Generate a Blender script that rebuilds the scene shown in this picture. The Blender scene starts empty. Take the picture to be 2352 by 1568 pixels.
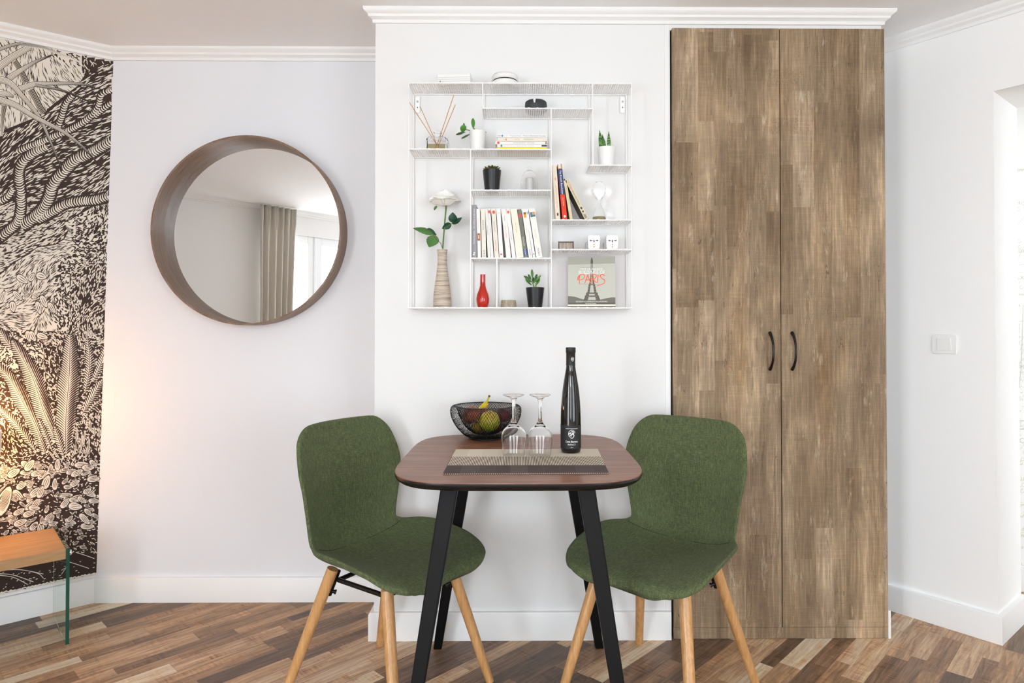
import bpy, bmesh, math, random
import numpy as np
from mathutils import Vector, Matrix, Euler
C = bpy.context.scene.collection
PI = math.pi
rnd = random.Random(7)

# ---------------------------------------------------------------- camera
FPX = 1500.0; W_, H_ = 2352, 1568
YAW = math.radians(0.5); PITCH = math.radians(0.7)
PPX = 1188 + FPX*math.tan(YAW); PPY = 757 - FPX*math.tan(PITCH)
CAMZ = 1.172
cd = bpy.data.cameras.new('camera'); cam = bpy.data.objects.new('camera', cd); C.objects.link(cam)
cd.sensor_fit = 'HORIZONTAL'; cd.sensor_width = 36.0; cd.lens = FPX/W_*36.0
cd.shift_x = -(PPX - W_/2)/W_; cd.shift_y = (PPY - H_/2)/W_
cd.clip_start = 0.02; cd.clip_end = 100
cam.location = (0, 0, CAMZ); cam.rotation_euler = (PI/2 + PITCH, 0, -YAW)
bpy.context.scene.camera = cam
RM = Euler((PI/2 + PITCH, 0, -YAW)).to_matrix()

# ---------------------------------------------------------------- view + world
vs = bpy.context.scene.view_settings
vs.view_transform = 'Standard'; vs.look = 'None'; vs.gamma = 1.0; vs.use_curve_mapping = False
vs.exposure = 0.72
world = bpy.data.worlds.new('sky'); bpy.context.scene.world = world; world.use_nodes = True
bg = world.node_tree.nodes['Background']
bg.inputs[0].default_value = (0.85, 0.93, 1.0, 1); bg.inputs[1].default_value = 4.0

def area(name, loc, target, sx, sy, power, col=(1, 1, 1)):
    l = bpy.data.lights.new(name, 'AREA'); l.shape = 'RECTANGLE'; l.size = sx; l.size_y = sy
    l.energy = power; l.color = col
    o = bpy.data.objects.new(name, l); C.objects.link(o); o.location = loc
    d = Vector(target) - Vector(loc); o.rotation_euler = d.to_track_quat('-Z', 'Y').to_euler()
    return o
# daylight that comes in through the windows of the room (each stands just outside its pane)
LP = dict(w1=52, w2=9, w3=8, hall=2.5, room_fill=20)
area('window_daylight', (-2.52+.62*.64-.78*.32, -.74-.78*.64-.62*.32, 1.15), (0.2, 1.45, 1.1), 1.1, 2.0, LP['w1'], (0.88, 0.94, 1.0))
area('window_daylight', (-0.25, -2.87, 1.35), (-0.25+.4*1, -2.87+.917, 1.33), 1.5, 1.8, LP['w2'], (0.84, 0.92, 1.0))
area('window_daylight', (2.25, -1.79, 1.35), (2.25-.4, -1.79+.917, 1.33), 1.5, 1.8, LP['w3'], (0.90, 0.94, 1.0))
pl_ = bpy.data.lights.new('room_fill_light', 'POINT'); pl_.energy = LP['room_fill']; pl_.shadow_soft_size = .16; pl_.color = (.91, .955, 1.0)  # added fill light without a fixture; brightens ceiling and walls
plo = bpy.data.objects.new('room_fill_light', pl_); C.objects.link(plo); plo.location = (-.2, -1.7, 1.9)
area('hall_fill_light', (3.6, 2.3, 1.9), (2.4, 2.9, 1.1), 0.7, 0.7, LP['hall'], (1.0, 0.98, 0.94))  # added fill light inside the hall, source unseen; brightens the map wall

# ---------------------------------------------------------------- pixel -> place
def ray(px, py):
    d = RM @ Vector(((px-PPX)/FPX, (PPY-py)/FPX, -1)); return d
def WY(px, py, Y):
    d = ray(px, py); t = Y/d.y; return Vector((d.x*t, Y, CAMZ + d.z*t))
def WZ(px, py, z):
    d = ray(px, py); t = (z-CAMZ)/d.z; return Vector((d.x*t, d.y*t, z))
def W2(px, py, p, q):
    """hit of the pixel ray with the vertical plane through plan points p, q"""
    d = ray(px, py); ex, ey = q[0]-p[0], q[1]-p[1]
    t = (p[0]*ey - p[1]*ex)/(d.x*ey - d.y*ex)
    return Vector((d.x*t, d.y*t, CAMZ + d.z*t))

# ---------------------------------------------------------------- materials
def L(c):
    if isinstance(c, str):
        c = c.lstrip('#'); c = tuple(int(c[i:i+2], 16)/255 for i in (0, 2, 4))
    return tuple((v/12.92 if v <= .04045 else ((v+.055)/1.055)**2.4) for v in c[:3]) + (1,)
MATS = {}
def mat(name, col='#808080', rough=.5, metal=0, trans=0, ior=1.45, emis=None, es=0, coat=0, spec=.5, bump=0, bscale=200, sheen=0):
    if name in MATS: return MATS[name]
    m = bpy.data.materials.new(name); m.use_nodes = True
    nt = m.node_tree; b = nt.nodes['Principled BSDF']
    b.inputs['Base Color'].default_value = L(col) if isinstance(col, str) else tuple(col)+(1,)
    b.inputs['Roughness'].default_value = rough; b.inputs['Metallic'].default_value = metal
    b.inputs['Transmission Weight'].default_value = trans; b.inputs['IOR'].default_value = ior
    b.inputs['Coat Weight'].default_value = coat; b.inputs['Specular IOR Level'].default_value = spec
    b.inputs['Sheen Weight'].default_value = sheen
    if emis: b.inputs['Emission Color'].default_value = L(emis); b.inputs['Emission Strength'].default_value = es
    if bump:
        tc = nt.nodes.new('ShaderNodeTexCoord'); n = nt.nodes.new('ShaderNodeTexNoise'); bp = nt.nodes.new('ShaderNodeBump')
        n.inputs['Scale'].default_value = bscale; bp.inputs['Strength'].default_value = bump; bp.inputs['Distance'].default_value = .001
        nt.links.new(tc.outputs['Object'], n.inputs['Vector']); nt.links.new(n.outputs[0], bp.inputs['Height']); nt.links.new(bp.outputs[0], b.inputs['Normal'])
    MATS[name] = m; return m

class N:
    """small node-graph helper"""
    def __init__(s, m):
        s.m = m; s.nt = m.node_tree; s.b = s.nt.nodes['Principled BSDF']
    def n(s, t, **k):
        x = s.nt.nodes.new(t)
        for a, v in k.items(): setattr(x, a, v)
        return x
    def _in(s, sock, v):
        if hasattr(v, 'is_output') or isinstance(v, bpy.types.NodeSocket): s.nt.links.new(v, sock)
        elif isinstance(v, (tuple, list)) and len(v) == 3 and sock.type == 'RGBA': sock.default_value = tuple(v)+(1,)
        else: sock.default_value = v
    def math(s, op, a, b=None, c=None):
        x = s.n('ShaderNodeMath', operation=op); s._in(x.inputs[0], a)
        if b is not None: s._in(x.inputs[1], b)
        if c is not None: s._in(x.inputs[2], c)
        return x.outputs[0]
    def coord(s, kind='Object'): return s.n('ShaderNodeTexCoord').outputs[kind]
    def mapping(s, v, scale=(1, 1, 1), rot=(0, 0, 0), loc=(0, 0, 0)):
        x = s.n('ShaderNodeMapping'); s._in(x.inputs[0], v)
        x.inputs['Scale'].default_value = scale; x.inputs['Rotation'].default_value = rot; x.inputs['Location'].default_value = loc
        return x.outputs[0]
    def noise(s, v, scale=5, detail=2, rough=.5, dist=0):
        x = s.n('ShaderNodeTexNoise'); s._in(x.inputs['Vector'], v); x.inputs['Scale'].default_value = scale
        x.inputs['Detail'].default_value = detail; x.inputs['Roughness'].default_value = rough; x.inputs['Distortion'].default_value = dist
        return x.outputs[0]
    def white(s, v):
        x = s.n('ShaderNodeTexWhiteNoise', noise_dimensions='3D'); s._in(x.inputs['Vector'], v); return x.outputs['Value']
    def ramp(s, f, stops, interp='LINEAR'):
        x = s.n('ShaderNodeValToRGB'); s._in(x.inputs[0], f); cr = x.color_ramp; cr.interpolation = interp
        while len(cr.elements) < len(stops): cr.elements.new(.5)
        for e, (p, c) in zip(cr.elements, stops): e.position = p; e.color = L(c) if isinstance(c, str) else tuple(c)+(1,)
        return x.outputs[0]
    def mix(s, f, a, b, mode='MIX'):
        x = s.n('ShaderNodeMix', data_type='RGBA', blend_type=mode)
        s._in(x.inputs[0], f); s._in(x.inputs[6], a); s._in(x.inputs[7], b); return x.outputs[2]
    def sep(s, v):
        x = s.n('ShaderNodeSeparateXYZ'); s._in(x.inputs[0], v); return x.outputs
    def comb(s, a, b, c=0.0):
        x = s.n('ShaderNodeCombineXYZ'); s._in(x.inputs[0], a); s._in(x.inputs[1], b); s._in(x.inputs[2], c); return x.outputs[0]
    def bump(s, h, st=.3, d=.001):
        x = s.n('ShaderNodeBump'); x.inputs['Strength'].default_value = st; x.inputs['Distance'].default_value = d
        s._in(x.inputs['Height'], h); s.nt.links.new(x.outputs[0], s.b.inputs['Normal'])
    def base(s, c): s._in(s.b.inputs['Base Color'], c)
    def rough(s, c): s._in(s.b.inputs['Roughness'], c)

def m_floor():
    m = mat('laminate_floor', rough=.38, spec=.4); g = N(m)
    p = g.mapping(g.coord(), rot=(0, 0, math.radians(-46)))
    x, y, z = g.sep(p)
    yw = g.math('ADD', y, g.math('MULTIPLY', g.math('SINE', g.math('MULTIPLY', y, 2*PI/.195)), .010))
    row = g.math('FLOOR', g.math('DIVIDE', yw, .062))
    r1 = g.white(g.comb(row, 3.1, 7.7))
    u = g.math('ADD', g.math('DIVIDE', x, g.math('ADD', .33, g.math('MULTIPLY', r1, .22))), g.math('MULTIPLY', r1, 17.3))
    col = g.math('FLOOR', u)
    r2 = g.white(g.comb(row, col, 1.5)); r3 = g.white(g.comb(row, col, 9.5))
    base = g.ramp(r2, [(0, '#5e4f46'), (.16, '#7e6756'), (.34, '#9a7c64'), (.52, '#b08f6f'), (.70, '#c0a184'), (.86, '#d0b698'), (1, '#e4d7c6')])
    off = g.math('MULTIPLY', r3, 37.0)
    v = g.comb(g.math('MULTIPLY', x, 3.2), g.math('ADD', g.math('MULTIPLY', y, 46), off), off)
    gr = g.noise(v, 1.6, 6, .65, .9)
    c1 = g.mix(.78, base, g.ramp(gr, [(.25, '#5c5450'), (.5, '#b9b5b0'), (.78, '#fff8ee')]), 'OVERLAY')
    v2 = g.comb(g.math('MULTIPLY', x, 120), g.math('ADD', g.math('MULTIPLY', y, 9), off), off)
    sm = g.noise(v2, 1.0, 3, .6)
    blot = g.noise(g.comb(g.math('MULTIPLY', x, 7), g.math('MULTIPLY', y, 16), off), 1, 3, .6)
    msk = g.math('MULTIPLY', g.ramp(blot, [(.45, (0, 0, 0)), (.7, (1, 1, 1))]), .8)
    c2 = g.mix(msk, c1, g.ramp(sm, [(.3, '#4a4440'), (.62, '#c8b8a4')]), 'OVERLAY')
    fy = g.math('FRACT', g.math('DIVIDE', yw, .062)); fx = g.math('FRACT', u)
    e1 = g.math('LESS_THAN', fy, .018); e2 = g.math('LESS_THAN', fx, .004)
    e = g.math('MULTIPLY', g.math('MAXIMUM', e1, e2), .35)
    c3 = g.mix(e, c2, L('#3a302a')[:3])
    g.base(c3); g.rough(g.math('ADD', .34, g.math('MULTIPLY', gr, .14)))
    g.bump(g.math('ADD', g.math('MULTIPLY', gr, .5), g.math('MULTIPLY', sm, .25)), .25, .0006)
    return m
def m_rustic():
    m = mat('rustic_wood_laminate', rough=.62, spec=.3); g = N(m)
    x, y, z = g.sep(g.coord())
    xw = g.math('ADD', x, g.math('MULTIPLY', g.math('SINE', g.math('MULTIPLY', x, 2*PI/.23)), .012))
    col = g.math('FLOOR', g.math('DIVIDE', xw, .064))
    r1 = g.white(g.comb(col, 2.2, .4))
    zz = g.math('ADD', g.math('DIVIDE', z, g.math('ADD', .28, g.math('MULTIPLY', r1, .45))), g.math('MULTIPLY', r1, 9.0))
    row = g.math('FLOOR', zz)
    r2 = g.white(g.comb(col, row, 5.0))
    base = g.ramp(r2, [(0, '#9c8871'), (.2, '#a5917a'), (.5, '#ad9a83'), (.8, '#b5a28c'), (1, '#bfae98')])
    big = g.noise(g.comb(g.math('MULTIPLY', x, 5), 0, g.math('MULTIPLY', z, 1.7)), 1.0, 4, .6, .6)
    base = g.mix(.72, base, g.ramp(big, [(.3, '#675844'), (.5, '#918a7e'), (.7, '#cfcabf')]), 'OVERLAY')
    stain = g.noise(g.comb(g.math('MULTIPLY', x, 11), 3, g.math('MULTIPLY', z, 5)), 1, 3, .7)
    base = g.mix(g.math('MULTIPLY', g.ramp(stain, [(.60, (0, 0, 0)), (.75, (1, 1, 1))]), .5), base, L('#6a5a4a')[:3])
    warm = g.noise(g.comb(g.math('MULTIPLY', x, 9), 8, g.math('MULTIPLY', z, 1.3)), 1, 2, .5)
    base = g.mix(g.math('MULTIPLY', g.ramp(warm, [(.55, (0, 0, 0)), (.75, (1, 1, 1))]), .45), base, L('#94734b')[:3])
    off = g.math('MULTIPLY', r2, 31.0)
    gv = g.noise(g.comb(g.math('MULTIPLY', x, 120), off, g.math('MULTIPLY', z, 6)), 1, 5, .65, .5)
    gh = g.noise(g.comb(g.math('MULTIPLY', x, 9), off, g.math('MULTIPLY', z, 210)), 1, 3, .7)
    c = g.mix(.55, base, g.ramp(gv, [(.28, '#4c443d'), (.5, '#808080'), (.72, '#c4c0ba')]), 'OVERLAY')
    c = g.mix(.24, c, g.ramp(gh, [(.3, '#55504a'), (.5, '#808080'), (.7, '#b8b4ac')]), 'OVERLAY')
    # patches with a rough criss-cross sawn figure
    bx = g.math('FLOOR', g.math('DIVIDE', g.math('ADD', x, .03), .105)); bz = g.math('FLOOR', g.math('DIVIDE', z, .062))
    pr = g.math('GREATER_THAN', g.white(g.comb(bx, bz, 2.0)), .965)
    sc1 = g.noise(g.comb(g.math('MULTIPLY', x, 160), 4, g.math('MULTIPLY', z, 160)), 1, 4, .8)
    c = g.mix(g.math('MULTIPLY', g.math('MULTIPLY', pr, g.math('GREATER_THAN', sc1, .50)), .55), c, L('#6a5846')[:3])
    sp = g.noise(g.comb(g.math('MULTIPLY', x, 42), 6, g.math('MULTIPLY', z, 13)), 1, 5, .75)
    c = g.mix(g.math('MULTIPLY', g.ramp(sp, [(.60, (0, 0, 0)), (.70, (1, 1, 1))]), .38), c, L('#5d4c3c')[:3])
    lt = g.noise(g.comb(g.math('MULTIPLY', x, 25), 16, g.math('MULTIPLY', z, 6)), 1, 5, .75)
    c = g.mix(g.math('MULTIPLY', g.ramp(lt, [(.58, (0, 0, 0)), (.72, (1, 1, 1))]), .35), c, L('#cdbfaa')[:3])
    crack = g.noise(g.comb(g.math('MULTIPLY', x, 30), 2, g.math('MULTIPLY', z, 2.2)), 1, 5, .55, 1.6)
    ck = g.math('LESS_THAN', g.math('ABSOLUTE', g.math('SUBTRACT', crack, .605)), .0055)
    c = g.mix(g.math('MULTIPLY', ck, .65), c, L('#4a3b2e')[:3])
    # knots
    vo = g.n('ShaderNodeTexVoronoi'); g._in(vo.inputs['Vector'], g.comb(g.math('MULTIPLY', x, 3.4), 0, g.math('MULTIPLY', z, 2.4))); vo.inputs['Scale'].default_value = 1
    kn = g.ramp(vo.outputs['Distance'], [(.015, (1, 1, 1)), (.06, (0, 0, 0))])
    c = g.mix(g.math('MULTIPLY', kn, .7), c, L('#3b2e25')[:3])
    c = g.mix(1.0, c, (1.56, 1.55, 1.54), 'MULTIPLY')
    g.base(c); g.bump(g.math('ADD', gv, gh), .2, .0008)
    return m
def m_wood(name, a, b, axis='Z', sc=40, rough=.42, stretch=.06, c=None, coat=0.0, ov=.8):
    m = mat(name, rough=rough, coat=coat); g = N(m)
    s = [sc, sc, sc]; s['XYZ'.index(axis)] = sc*stretch
    v = g.mapping(g.coord(), scale=tuple(s))
    n1 = g.noise(v, 1, 5, .6, .8); n2 = g.noise(v, 5, 3, .7)
    base = g.ramp(n1, [(.28, a), (.72, b)])
    g.base(g.mix(ov*.35, base, g.ramp(n2, [(.3, '#5a5a5a'), (.7, '#b4b4b4')]), 'OVERLAY'))
    g.bump(n2, .15, .0004); return m
def m_fabric():
    m = mat('green_woven_fabric', rough=.92, spec=.15, sheen=.05); g = N(m)
    uv = g.coord()
    a = g.noise(g.mapping(uv, scale=(850, 50, 850)), 1, 3, .6); b = g.noise(g.mapping(uv, scale=(50, 880, 50), loc=(5, 3, 0)), 1, 3, .6)
    s = g.math('ADD', g.math('MULTIPLY', a, .5), g.math('MULTIPLY', b, .5))
    f = g.noise(g.mapping(uv, scale=(900, 900, 900)), 1, 2, .5)
    s2 = g.math('ADD', g.math('MULTIPLY', s, .85), g.math('MULTIPLY', f, .15))
    g.base(g.ramp(s2, [(.34, '#38412f'), (.45, '#4e573e'), (.54, '#626b49'), (.66, '#8a925f')]))
    g.bump(g.math('ADD', s, f), .5, .0008); return m
def m_walnut_top():
    m = mat('walnut_veneer_top', rough=.36, coat=.05, spec=.35); g = N(m)
    x, y, z = g.sep(g.coord())
    v = g.comb(g.math('MULTIPLY', x, 3), g.math('MULTIPLY', y, 30), 0)
    n1 = g.noise(v, 1.3, 5, .6, .7); n2 = g.noise(g.comb(g.math('MULTIPLY', x, 14), g.math('MULTIPLY', y, 260), 0), 1, 3, .6)
    base = g.ramp(n1, [(.25, '#7d4d3a'), (.5, '#98664f'), (.75, '#b58468')])
    g.base(g.mix(.3, base, g.ramp(n2, [(.3, '#5a5a5a'), (.7, '#b4b4b4')]), 'OVERLAY')); return m
def m_plaster(name, col, r=.85):
    return mat(name, col, rough=r, bump=.05, bscale=90, spec=.25)

# ---------------------------------------------------------------- mesh builder
def cr(pts, n=6):
    """Catmull-Rom through points (any dim, includes extra columns)"""
    P = [np.array(p, float) for p in pts]
    if len(P) < 3: return [P[0]*(1-t)+P[-1]*t for t in np.linspace(0, 1, n+1)]
    Q = [2*P[0]-P[1]] + P + [2*P[-1]-P[-2]]; out = []
    for i in range(1, len(Q)-2):
        for k in range(n):
            t = k/n; a, b, c, d = Q[i-1:i+3]
            out.append(.5*((2*b)+(-a+c)*t+(2*a-5*b+4*c-d)*t*t+(-a+3*b-3*c+d)*t**3))
    out.append(P[-1]); return out
class MB:
    def __init__(s): s.v = []; s.f = []; s.m = []; s.uv = None
    def add(s, vs, fs, mi=0, M=None):
        o = len(s.v)
        if M is not None: vs = [M @ Vector(v) for v in vs]
        s.v.extend(tuple(v) for v in vs)
        for f in fs: s.f.append(tuple(i+o for i in f)); s.m.append(mi)
    def box(s, x0, x1, y0, y1, z0, z1, mi=0, M=None):
        s.add([(x0,y0,z0),(x1,y0,z0),(x1,y1,z0),(x0,y1,z0),(x0,y0,z1),(x1,y0,z1),(x1,y1,z1),(x0,y1,z1)],
              [(0,3,2,1),(4,5,6,7),(0,1,5,4),(1,2,6,5),(2,3,7,6),(3,0,4,7)], mi, M); return s
    def hexa(s, p, mi=0):   # 4 bottom + 4 top points
        s.add(p, [(0,3,2,1),(4,5,6,7),(0,1,5,4),(1,2,6,5),(2,3,7,6),(3,0,4,7)], mi); return s
    def prism(s, poly, z0, z1, mi=0, M=None):
        n = len(poly); vs = [(p[0], p[1], z0) for p in poly] + [(p[0], p[1], z1) for p in poly]
        fs = [tuple(range(n))[::-1], tuple(range(n, 2*n))] + [(i, (i+1) % n, (i+1) % n+n, i+n) for i in range(n)]
        s.add(vs, fs, mi, M); return s
    def tube(s, pts, r, n=8, mi=0, cap=True, M=None, closed=False, flat=1.0):
        P = [Vector(p) for p in pts]; k = len(P)
        R = r if isinstance(r, (list, tuple, np.ndarray)) else [r]*k
        vs = []; up = None
        for i in range(k):
            a = P[i-1] if (i > 0 or closed) else P[i]; b = P[(i+1) % k] if (i < k-1 or closed) else P[i]
            t = (b-a); t = t.normalized() if t.length > 1e-9 else Vector((0, 0, 1))
            if up is None: up = Vector((0, 0, 1)) if abs(t.z) < .9 else Vector((1, 0, 0))
            u = (up - t*up.dot(t)).normalized(); w = t.cross(u); up = u
            for j in range(n):
                an = 2*PI*j/n + PI/n; vs.append(P[i] + (u*math.cos(an)*flat + w*math.sin(an))*R[i])
        fs = []
        for i in range(k if closed else k-1):
            i2 = (i+1) % k
            for j in range(n): fs.append((i*n+j, i*n+(j+1) % n, i2*n+(j+1) % n, i2*n+j))
        if cap and not closed: fs += [tuple(range(n))[::-1], tuple(range((k-1)*n, k*n))]
        s.add(vs, fs, mi, M); return s
    def lathe(s, prof, n=32, mi=0, M=None, cx=0, cy=0, closed=False):
        vs = []; idx = []; o = 0
        for (r, z) in prof:
            if r < 1e-6: vs.append((cx, cy, z)); idx.append([o]*n); o += 1
            else:
                vs += [(cx+r*math.cos(2*PI*j/n), cy+r*math.sin(2*PI*j/n), z) for j in range(n)]; idx.append(list(range(o, o+n))); o += n
        fs = []; k = len(prof)
        for i in range(k if closed else k-1):
            A, B = idx[i], idx[(i+1) % k]
            for j in range(n):
                q = (A[j], A[(j+1) % n], B[(j+1) % n], B[j]); q2 = tuple(dict.fromkeys(q))
                if len(q2) >= 3: fs.append(q2)
        s.add(vs, fs, mi, M); return s
    def grid(s, fn, nu, nv, mi=0, M=None, wrapu=False):
        vs = [fn(i/nu, j/nv) for j in range(nv+1) for i in range(nu+1)]
        fs = [(j*(nu+1)+i, j*(nu+1)+i+1, (j+1)*(nu+1)+i+1, (j+1)*(nu+1)+i) for j in range(nv) for i in range(nu)]
        s.add(vs, fs, mi, M); return s
    def sphere(s, c, r, n=12, mi=0, sc=(1, 1, 1), M=None):
        prof = [(r*math.sin(PI*i/n), -r*math.cos(PI*i/n)) for i in range(n+1)]
        prof[0] = (0, -r); prof[-1] = (0, r)
        MM = Matrix.Translation(c) @ Matrix.Diagonal((*sc, 1))
        if M is not None: MM = M @ MM
        return s.lathe(prof, 2*n, mi, MM)
    def build(s, name, mats, parent=None, smooth=None, bevel=0, bseg=2, subsurf=0, solid=0, uv=None, normals=True, bang=40):
        me = bpy.data.meshes.new(name); me.from_pydata(s.v, [], s.f)
        for mm in (mats if isinstance(mats, (list, tuple)) else [mats]): me.materials.append(mm)
        if len(me.materials) > 1: me.polygons.foreach_set('material_index', s.m)
        if uv:
            ul = me.uv_layers.new(name='UVMap')
            li = np.zeros(len(me.loops), int); me.loops.foreach_get('vertex_index', li)
            ul.data.foreach_set('uv', np.array(uv, float)[li].ravel())
        if normals:
            bm = bmesh.new(); bm.from_mesh(me); bmesh.ops.recalc_face_normals(bm, faces=bm.faces); bm.to_mesh(me); bm.free()
        if smooth is not None:
            me.polygons.foreach_set('use_smooth', [True]*len(me.polygons))
            if smooth < 180: me.set_sharp_from_angle(angle=math.radians(smooth))
        o = bpy.data.objects.new(name, me); C.objects.link(o)
        if parent: o.parent = parent
        if solid: md = o.modifiers.new('solid', 'SOLIDIFY'); md.thickness = abs(solid); md.offset = 1 if solid > 0 else -1
        if bevel: md = o.modifiers.new('bevel', 'BEVEL'); md.width = bevel; md.segments = bseg; md.limit_method = 'ANGLE'; md.angle_limit = math.radians(bang)
        if subsurf: md = o.modifiers.new('sub', 'SUBSURF'); md.levels = subsurf; md.render_levels = subsurf
        return o
def tag(o, label=None, cat=None, group=None, kind=None):
    if label: o['label'] = label
    if cat: o['category'] = cat
    if group: o['group'] = group
    if kind: o['kind'] = kind
    return o
def thing(name, label, cat, loc=(0, 0, 0), rz=0, group=None):
    o = bpy.data.objects.new(name, None); C.objects.link(o); o.location = loc; o.rotation_euler = (0, 0, rz)
    o.empty_display_size = .05
    return tag(o, label, cat, group)
def struct(o): o['kind'] = 'structure'; return o
def copy_tree(o, parent=None):
    c = o.copy(); C.objects.link(c); c.parent = parent
    for ch in [x for x in C.objects if x.parent == o]: copy_tree(ch, c)
    return c

# flat drawings: ribbons and polygons in 2-D, laid on a surface by a mapping
class Ink:
    def __init__(s): s.v = []; s.f = []; s.m = []
    def poly(s, pts, mi, lay):
        o = len(s.v); s.v += [(p[0], p[1], lay) for p in pts]; s.f.append(tuple(range(o, o+len(pts)))); s.m.append(mi)
    def ribbon(s, pts, w, mi, lay):
        k = len(pts); P = np.array(pts, float)[:, :2]
        if not isinstance(w, (list, tuple, np.ndarray)): w = [w]*k
        T = np.gradient(P, axis=0); nl = np.hypot(T[:, 0], T[:, 1])+1e-9; Nn = np.stack([-T[:, 1]/nl, T[:, 0]/nl], 1)
        o = len(s.v); ww = np.array(w)[:, None]*.5
        A = P+Nn*ww; B = P-Nn*ww
        for a, b in zip(A, B): s.v.append((a[0], a[1], lay)); s.v.append((b[0], b[1], lay))
        for i in range(k-1): s.f.append((o+2*i, o+2*i+1, o+2*i+3, o+2*i+2)); s.m.append(mi)
    def dash(s, x, y, ang, ln, w, mi, lay, bend=0.0):
        c, n = math.cos(ang), math.sin(ang); h = ln/2; px, py = -n, c
        q = lambda t, u: (x+c*t+px*u, y+n*t+py*u, lay)
        b = bend*ln; o = len(s.v)
        s.v += [q(-h, 0), q(-h*.4, b*.8-w/2), q(h*.4, b*.8-w/2), q(h, 0), q(h*.4, b*.8+w/2), q(-h*.4, b*.8+w/2)]
        s.f.append((o, o+1, o+2, o+3, o+4, o+5)); s.m.append(mi)
    def build(s, name, mats, fn, parent=None):
        me = bpy.data.meshes.new(name); me.from_pydata([tuple(fn(*v)) for v in s.v], [], s.f)
        for mm in mats: me.materials.append(mm)
        me.polygons.foreach_set('material_index', s.m)
        o = bpy.data.objects.new(name, me); C.objects.link(o)
        if parent: o.parent = parent
        return o
def text_obj(name, body, size, material, parent, fn, align='CENTER', sx=1.0, thick=.0002, shear=0.0, bold=0.0):
    """writing as a thin mesh; fn maps (x right, y up, off) of the text plane into place"""
    cu = bpy.data.curves.new('t', 'FONT'); cu.body = body; cu.size = size; cu.align_x = align; cu.align_y = 'CENTER'
    cu.resolution_u = 3; cu.shear = shear; cu.offset = bold
    t = bpy.data.objects.new('t', cu); C.objects.link(t)
    dg = bpy.context.evaluated_depsgraph_get(); me = bpy.data.meshes.new_from_object(t.evaluated_get(dg))
    C.objects.unlink(t); bpy.data.objects.remove(t); bpy.data.curves.remove(cu)
    for v in me.vertices: v.co = Vector(fn(v.co.x*sx, v.co.y, thick))
    me.materials.clear(); me.materials.append(material); me.name = name
    o = bpy.data.objects.new(name, me); C.objects.link(o)
    if parent: o.parent = parent
    return o
# ================================================================ THE ROOM
wall_white = m_plaster('white_wall_paint', '#eeeeed'); ceil_white = m_plaster('white_ceiling_paint', '#fafafa'); wall_lit = m_plaster('white_wall_lit_tint', '#f9f9f8'); wall_cool_light = m_plaster('white_wall_cool_light_tint', '#ecedf1')  # light painted into the walls: right and side lifted, recess cooled
trim_white = mat('white_gloss_trim', '#f4f4f3', rough=.4)
CEIL = 2.394; CB = 2.344
D2 = 2.85; D1 = 2.494; XL = -.543; XR = 1.404
CT = (-1.763, 2.85); CBt = (-1.822, 2.85); AA = (-2.077, 2.622)
MD = Vector((-.751, -.66)).normalized()
AB = (-4.02, .91)                      # far end of the mural wall
K1 = (-2.52, -.74); K2 = (-1.20, -2.40)
KC = (-0.95, -3.18)
RW0 = (1.459, 2.875); RWC = (1.803, 2.447); rd = Vector((RWC[0]-RW0[0], RWC[1]-RW0[1])).normalized(); rn = Vector((-rd.y, rd.x))
if rn.x < 0: rn = -rn                  # into the wall
def R(p, a, b=0): return (p[0]+rd.x*a+rn.x*b, p[1]+rd.y*a+rn.y*b)
RE = R(RWC, 4.0)

MB().box(-4.6, 5.2, -3.6, 4.6, -.06, 0).build('floor', m_floor()); struct(bpy.data.objects['floor'])
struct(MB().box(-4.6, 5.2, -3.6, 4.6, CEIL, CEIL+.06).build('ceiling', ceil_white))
T = .12
def lerp2(p, q, a): return (p[0]+(q[0]-p[0])*a, p[1]+(q[1]-p[1])*a)
# mural wall: its far edge leans a little, as in the old building
n = Vector((-MD.y, MD.x)); n = n if n.x < 0 else -n
pb = lambda p, k=T: (p[0]+n.x*k, p[1]+n.y*k)
mb = MB()
NS = 40
for i in range(NS):      # the leaning strip, a ruled surface in thin courses
    za, zb = CEIL*i/NS, CEIL*(i+1)/NS
    ea = lerp2(CBt, CT, min(za/CB, 1.02)); eb = lerp2(CBt, CT, min(zb/CB, 1.02))
    mb.hexa([(*AA, za), (*ea, za), (*pb(ea), za), (*pb(AA), za), (*AA, zb), (*eb, zb), (*pb(eb), zb), (*pb(AA), zb)])
mb.hexa([(*AB, 0), (*AA, 0), (*pb(AA), 0), (*pb(AB), 0), (*AB, CEIL), (*AA, CEIL), (*pb(AA), CEIL), (*pb(AB), CEIL)])
struct(mb.build('wall_left', wall_white))
struct(MB().box(-1.9, XL+.1, D2, D2+T, 0, CEIL).build('wall_recess', wall_cool_light))
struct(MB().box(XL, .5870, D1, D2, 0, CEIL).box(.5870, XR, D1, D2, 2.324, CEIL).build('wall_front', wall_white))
mb = MB()
mb.prism([R(RW0, -.25), RWC, R(RWC, 0, .30), R(RW0, -.25, .30)], 0, CEIL)
mb.prism([RWC, R(RWC, .95), R(RWC, .95, .30), R(RWC, 0, .30)], 2.075, CEIL)
mb.prism([R(RWC, .95), RE, R(RE, 0, .30), R(RWC, .95, .30)], 0, CEIL)
struct(mb.build('wall_right', wall_lit))
def seg(p, q, z0, z1, m, t=T, side=1):
    d = Vector((q[0]-p[0], q[1]-p[1])).normalized(); nn = Vector((d.y, -d.x))*side*t
    m.prism([p, q, (q[0]+nn.x, q[1]+nn.y), (p[0]+nn.x, p[1]+nn.y)], z0, z1)
def outward(p, q):   # side that points away from the room centre
    d = Vector((q[0]-p[0], q[1]-p[1])); nn = Vector((d.y, -d.x)); mid = Vector(lerp2(p, q, .5)) - Vector((0, .4)); return 1 if nn.dot(mid) > 0 else -1
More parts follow.
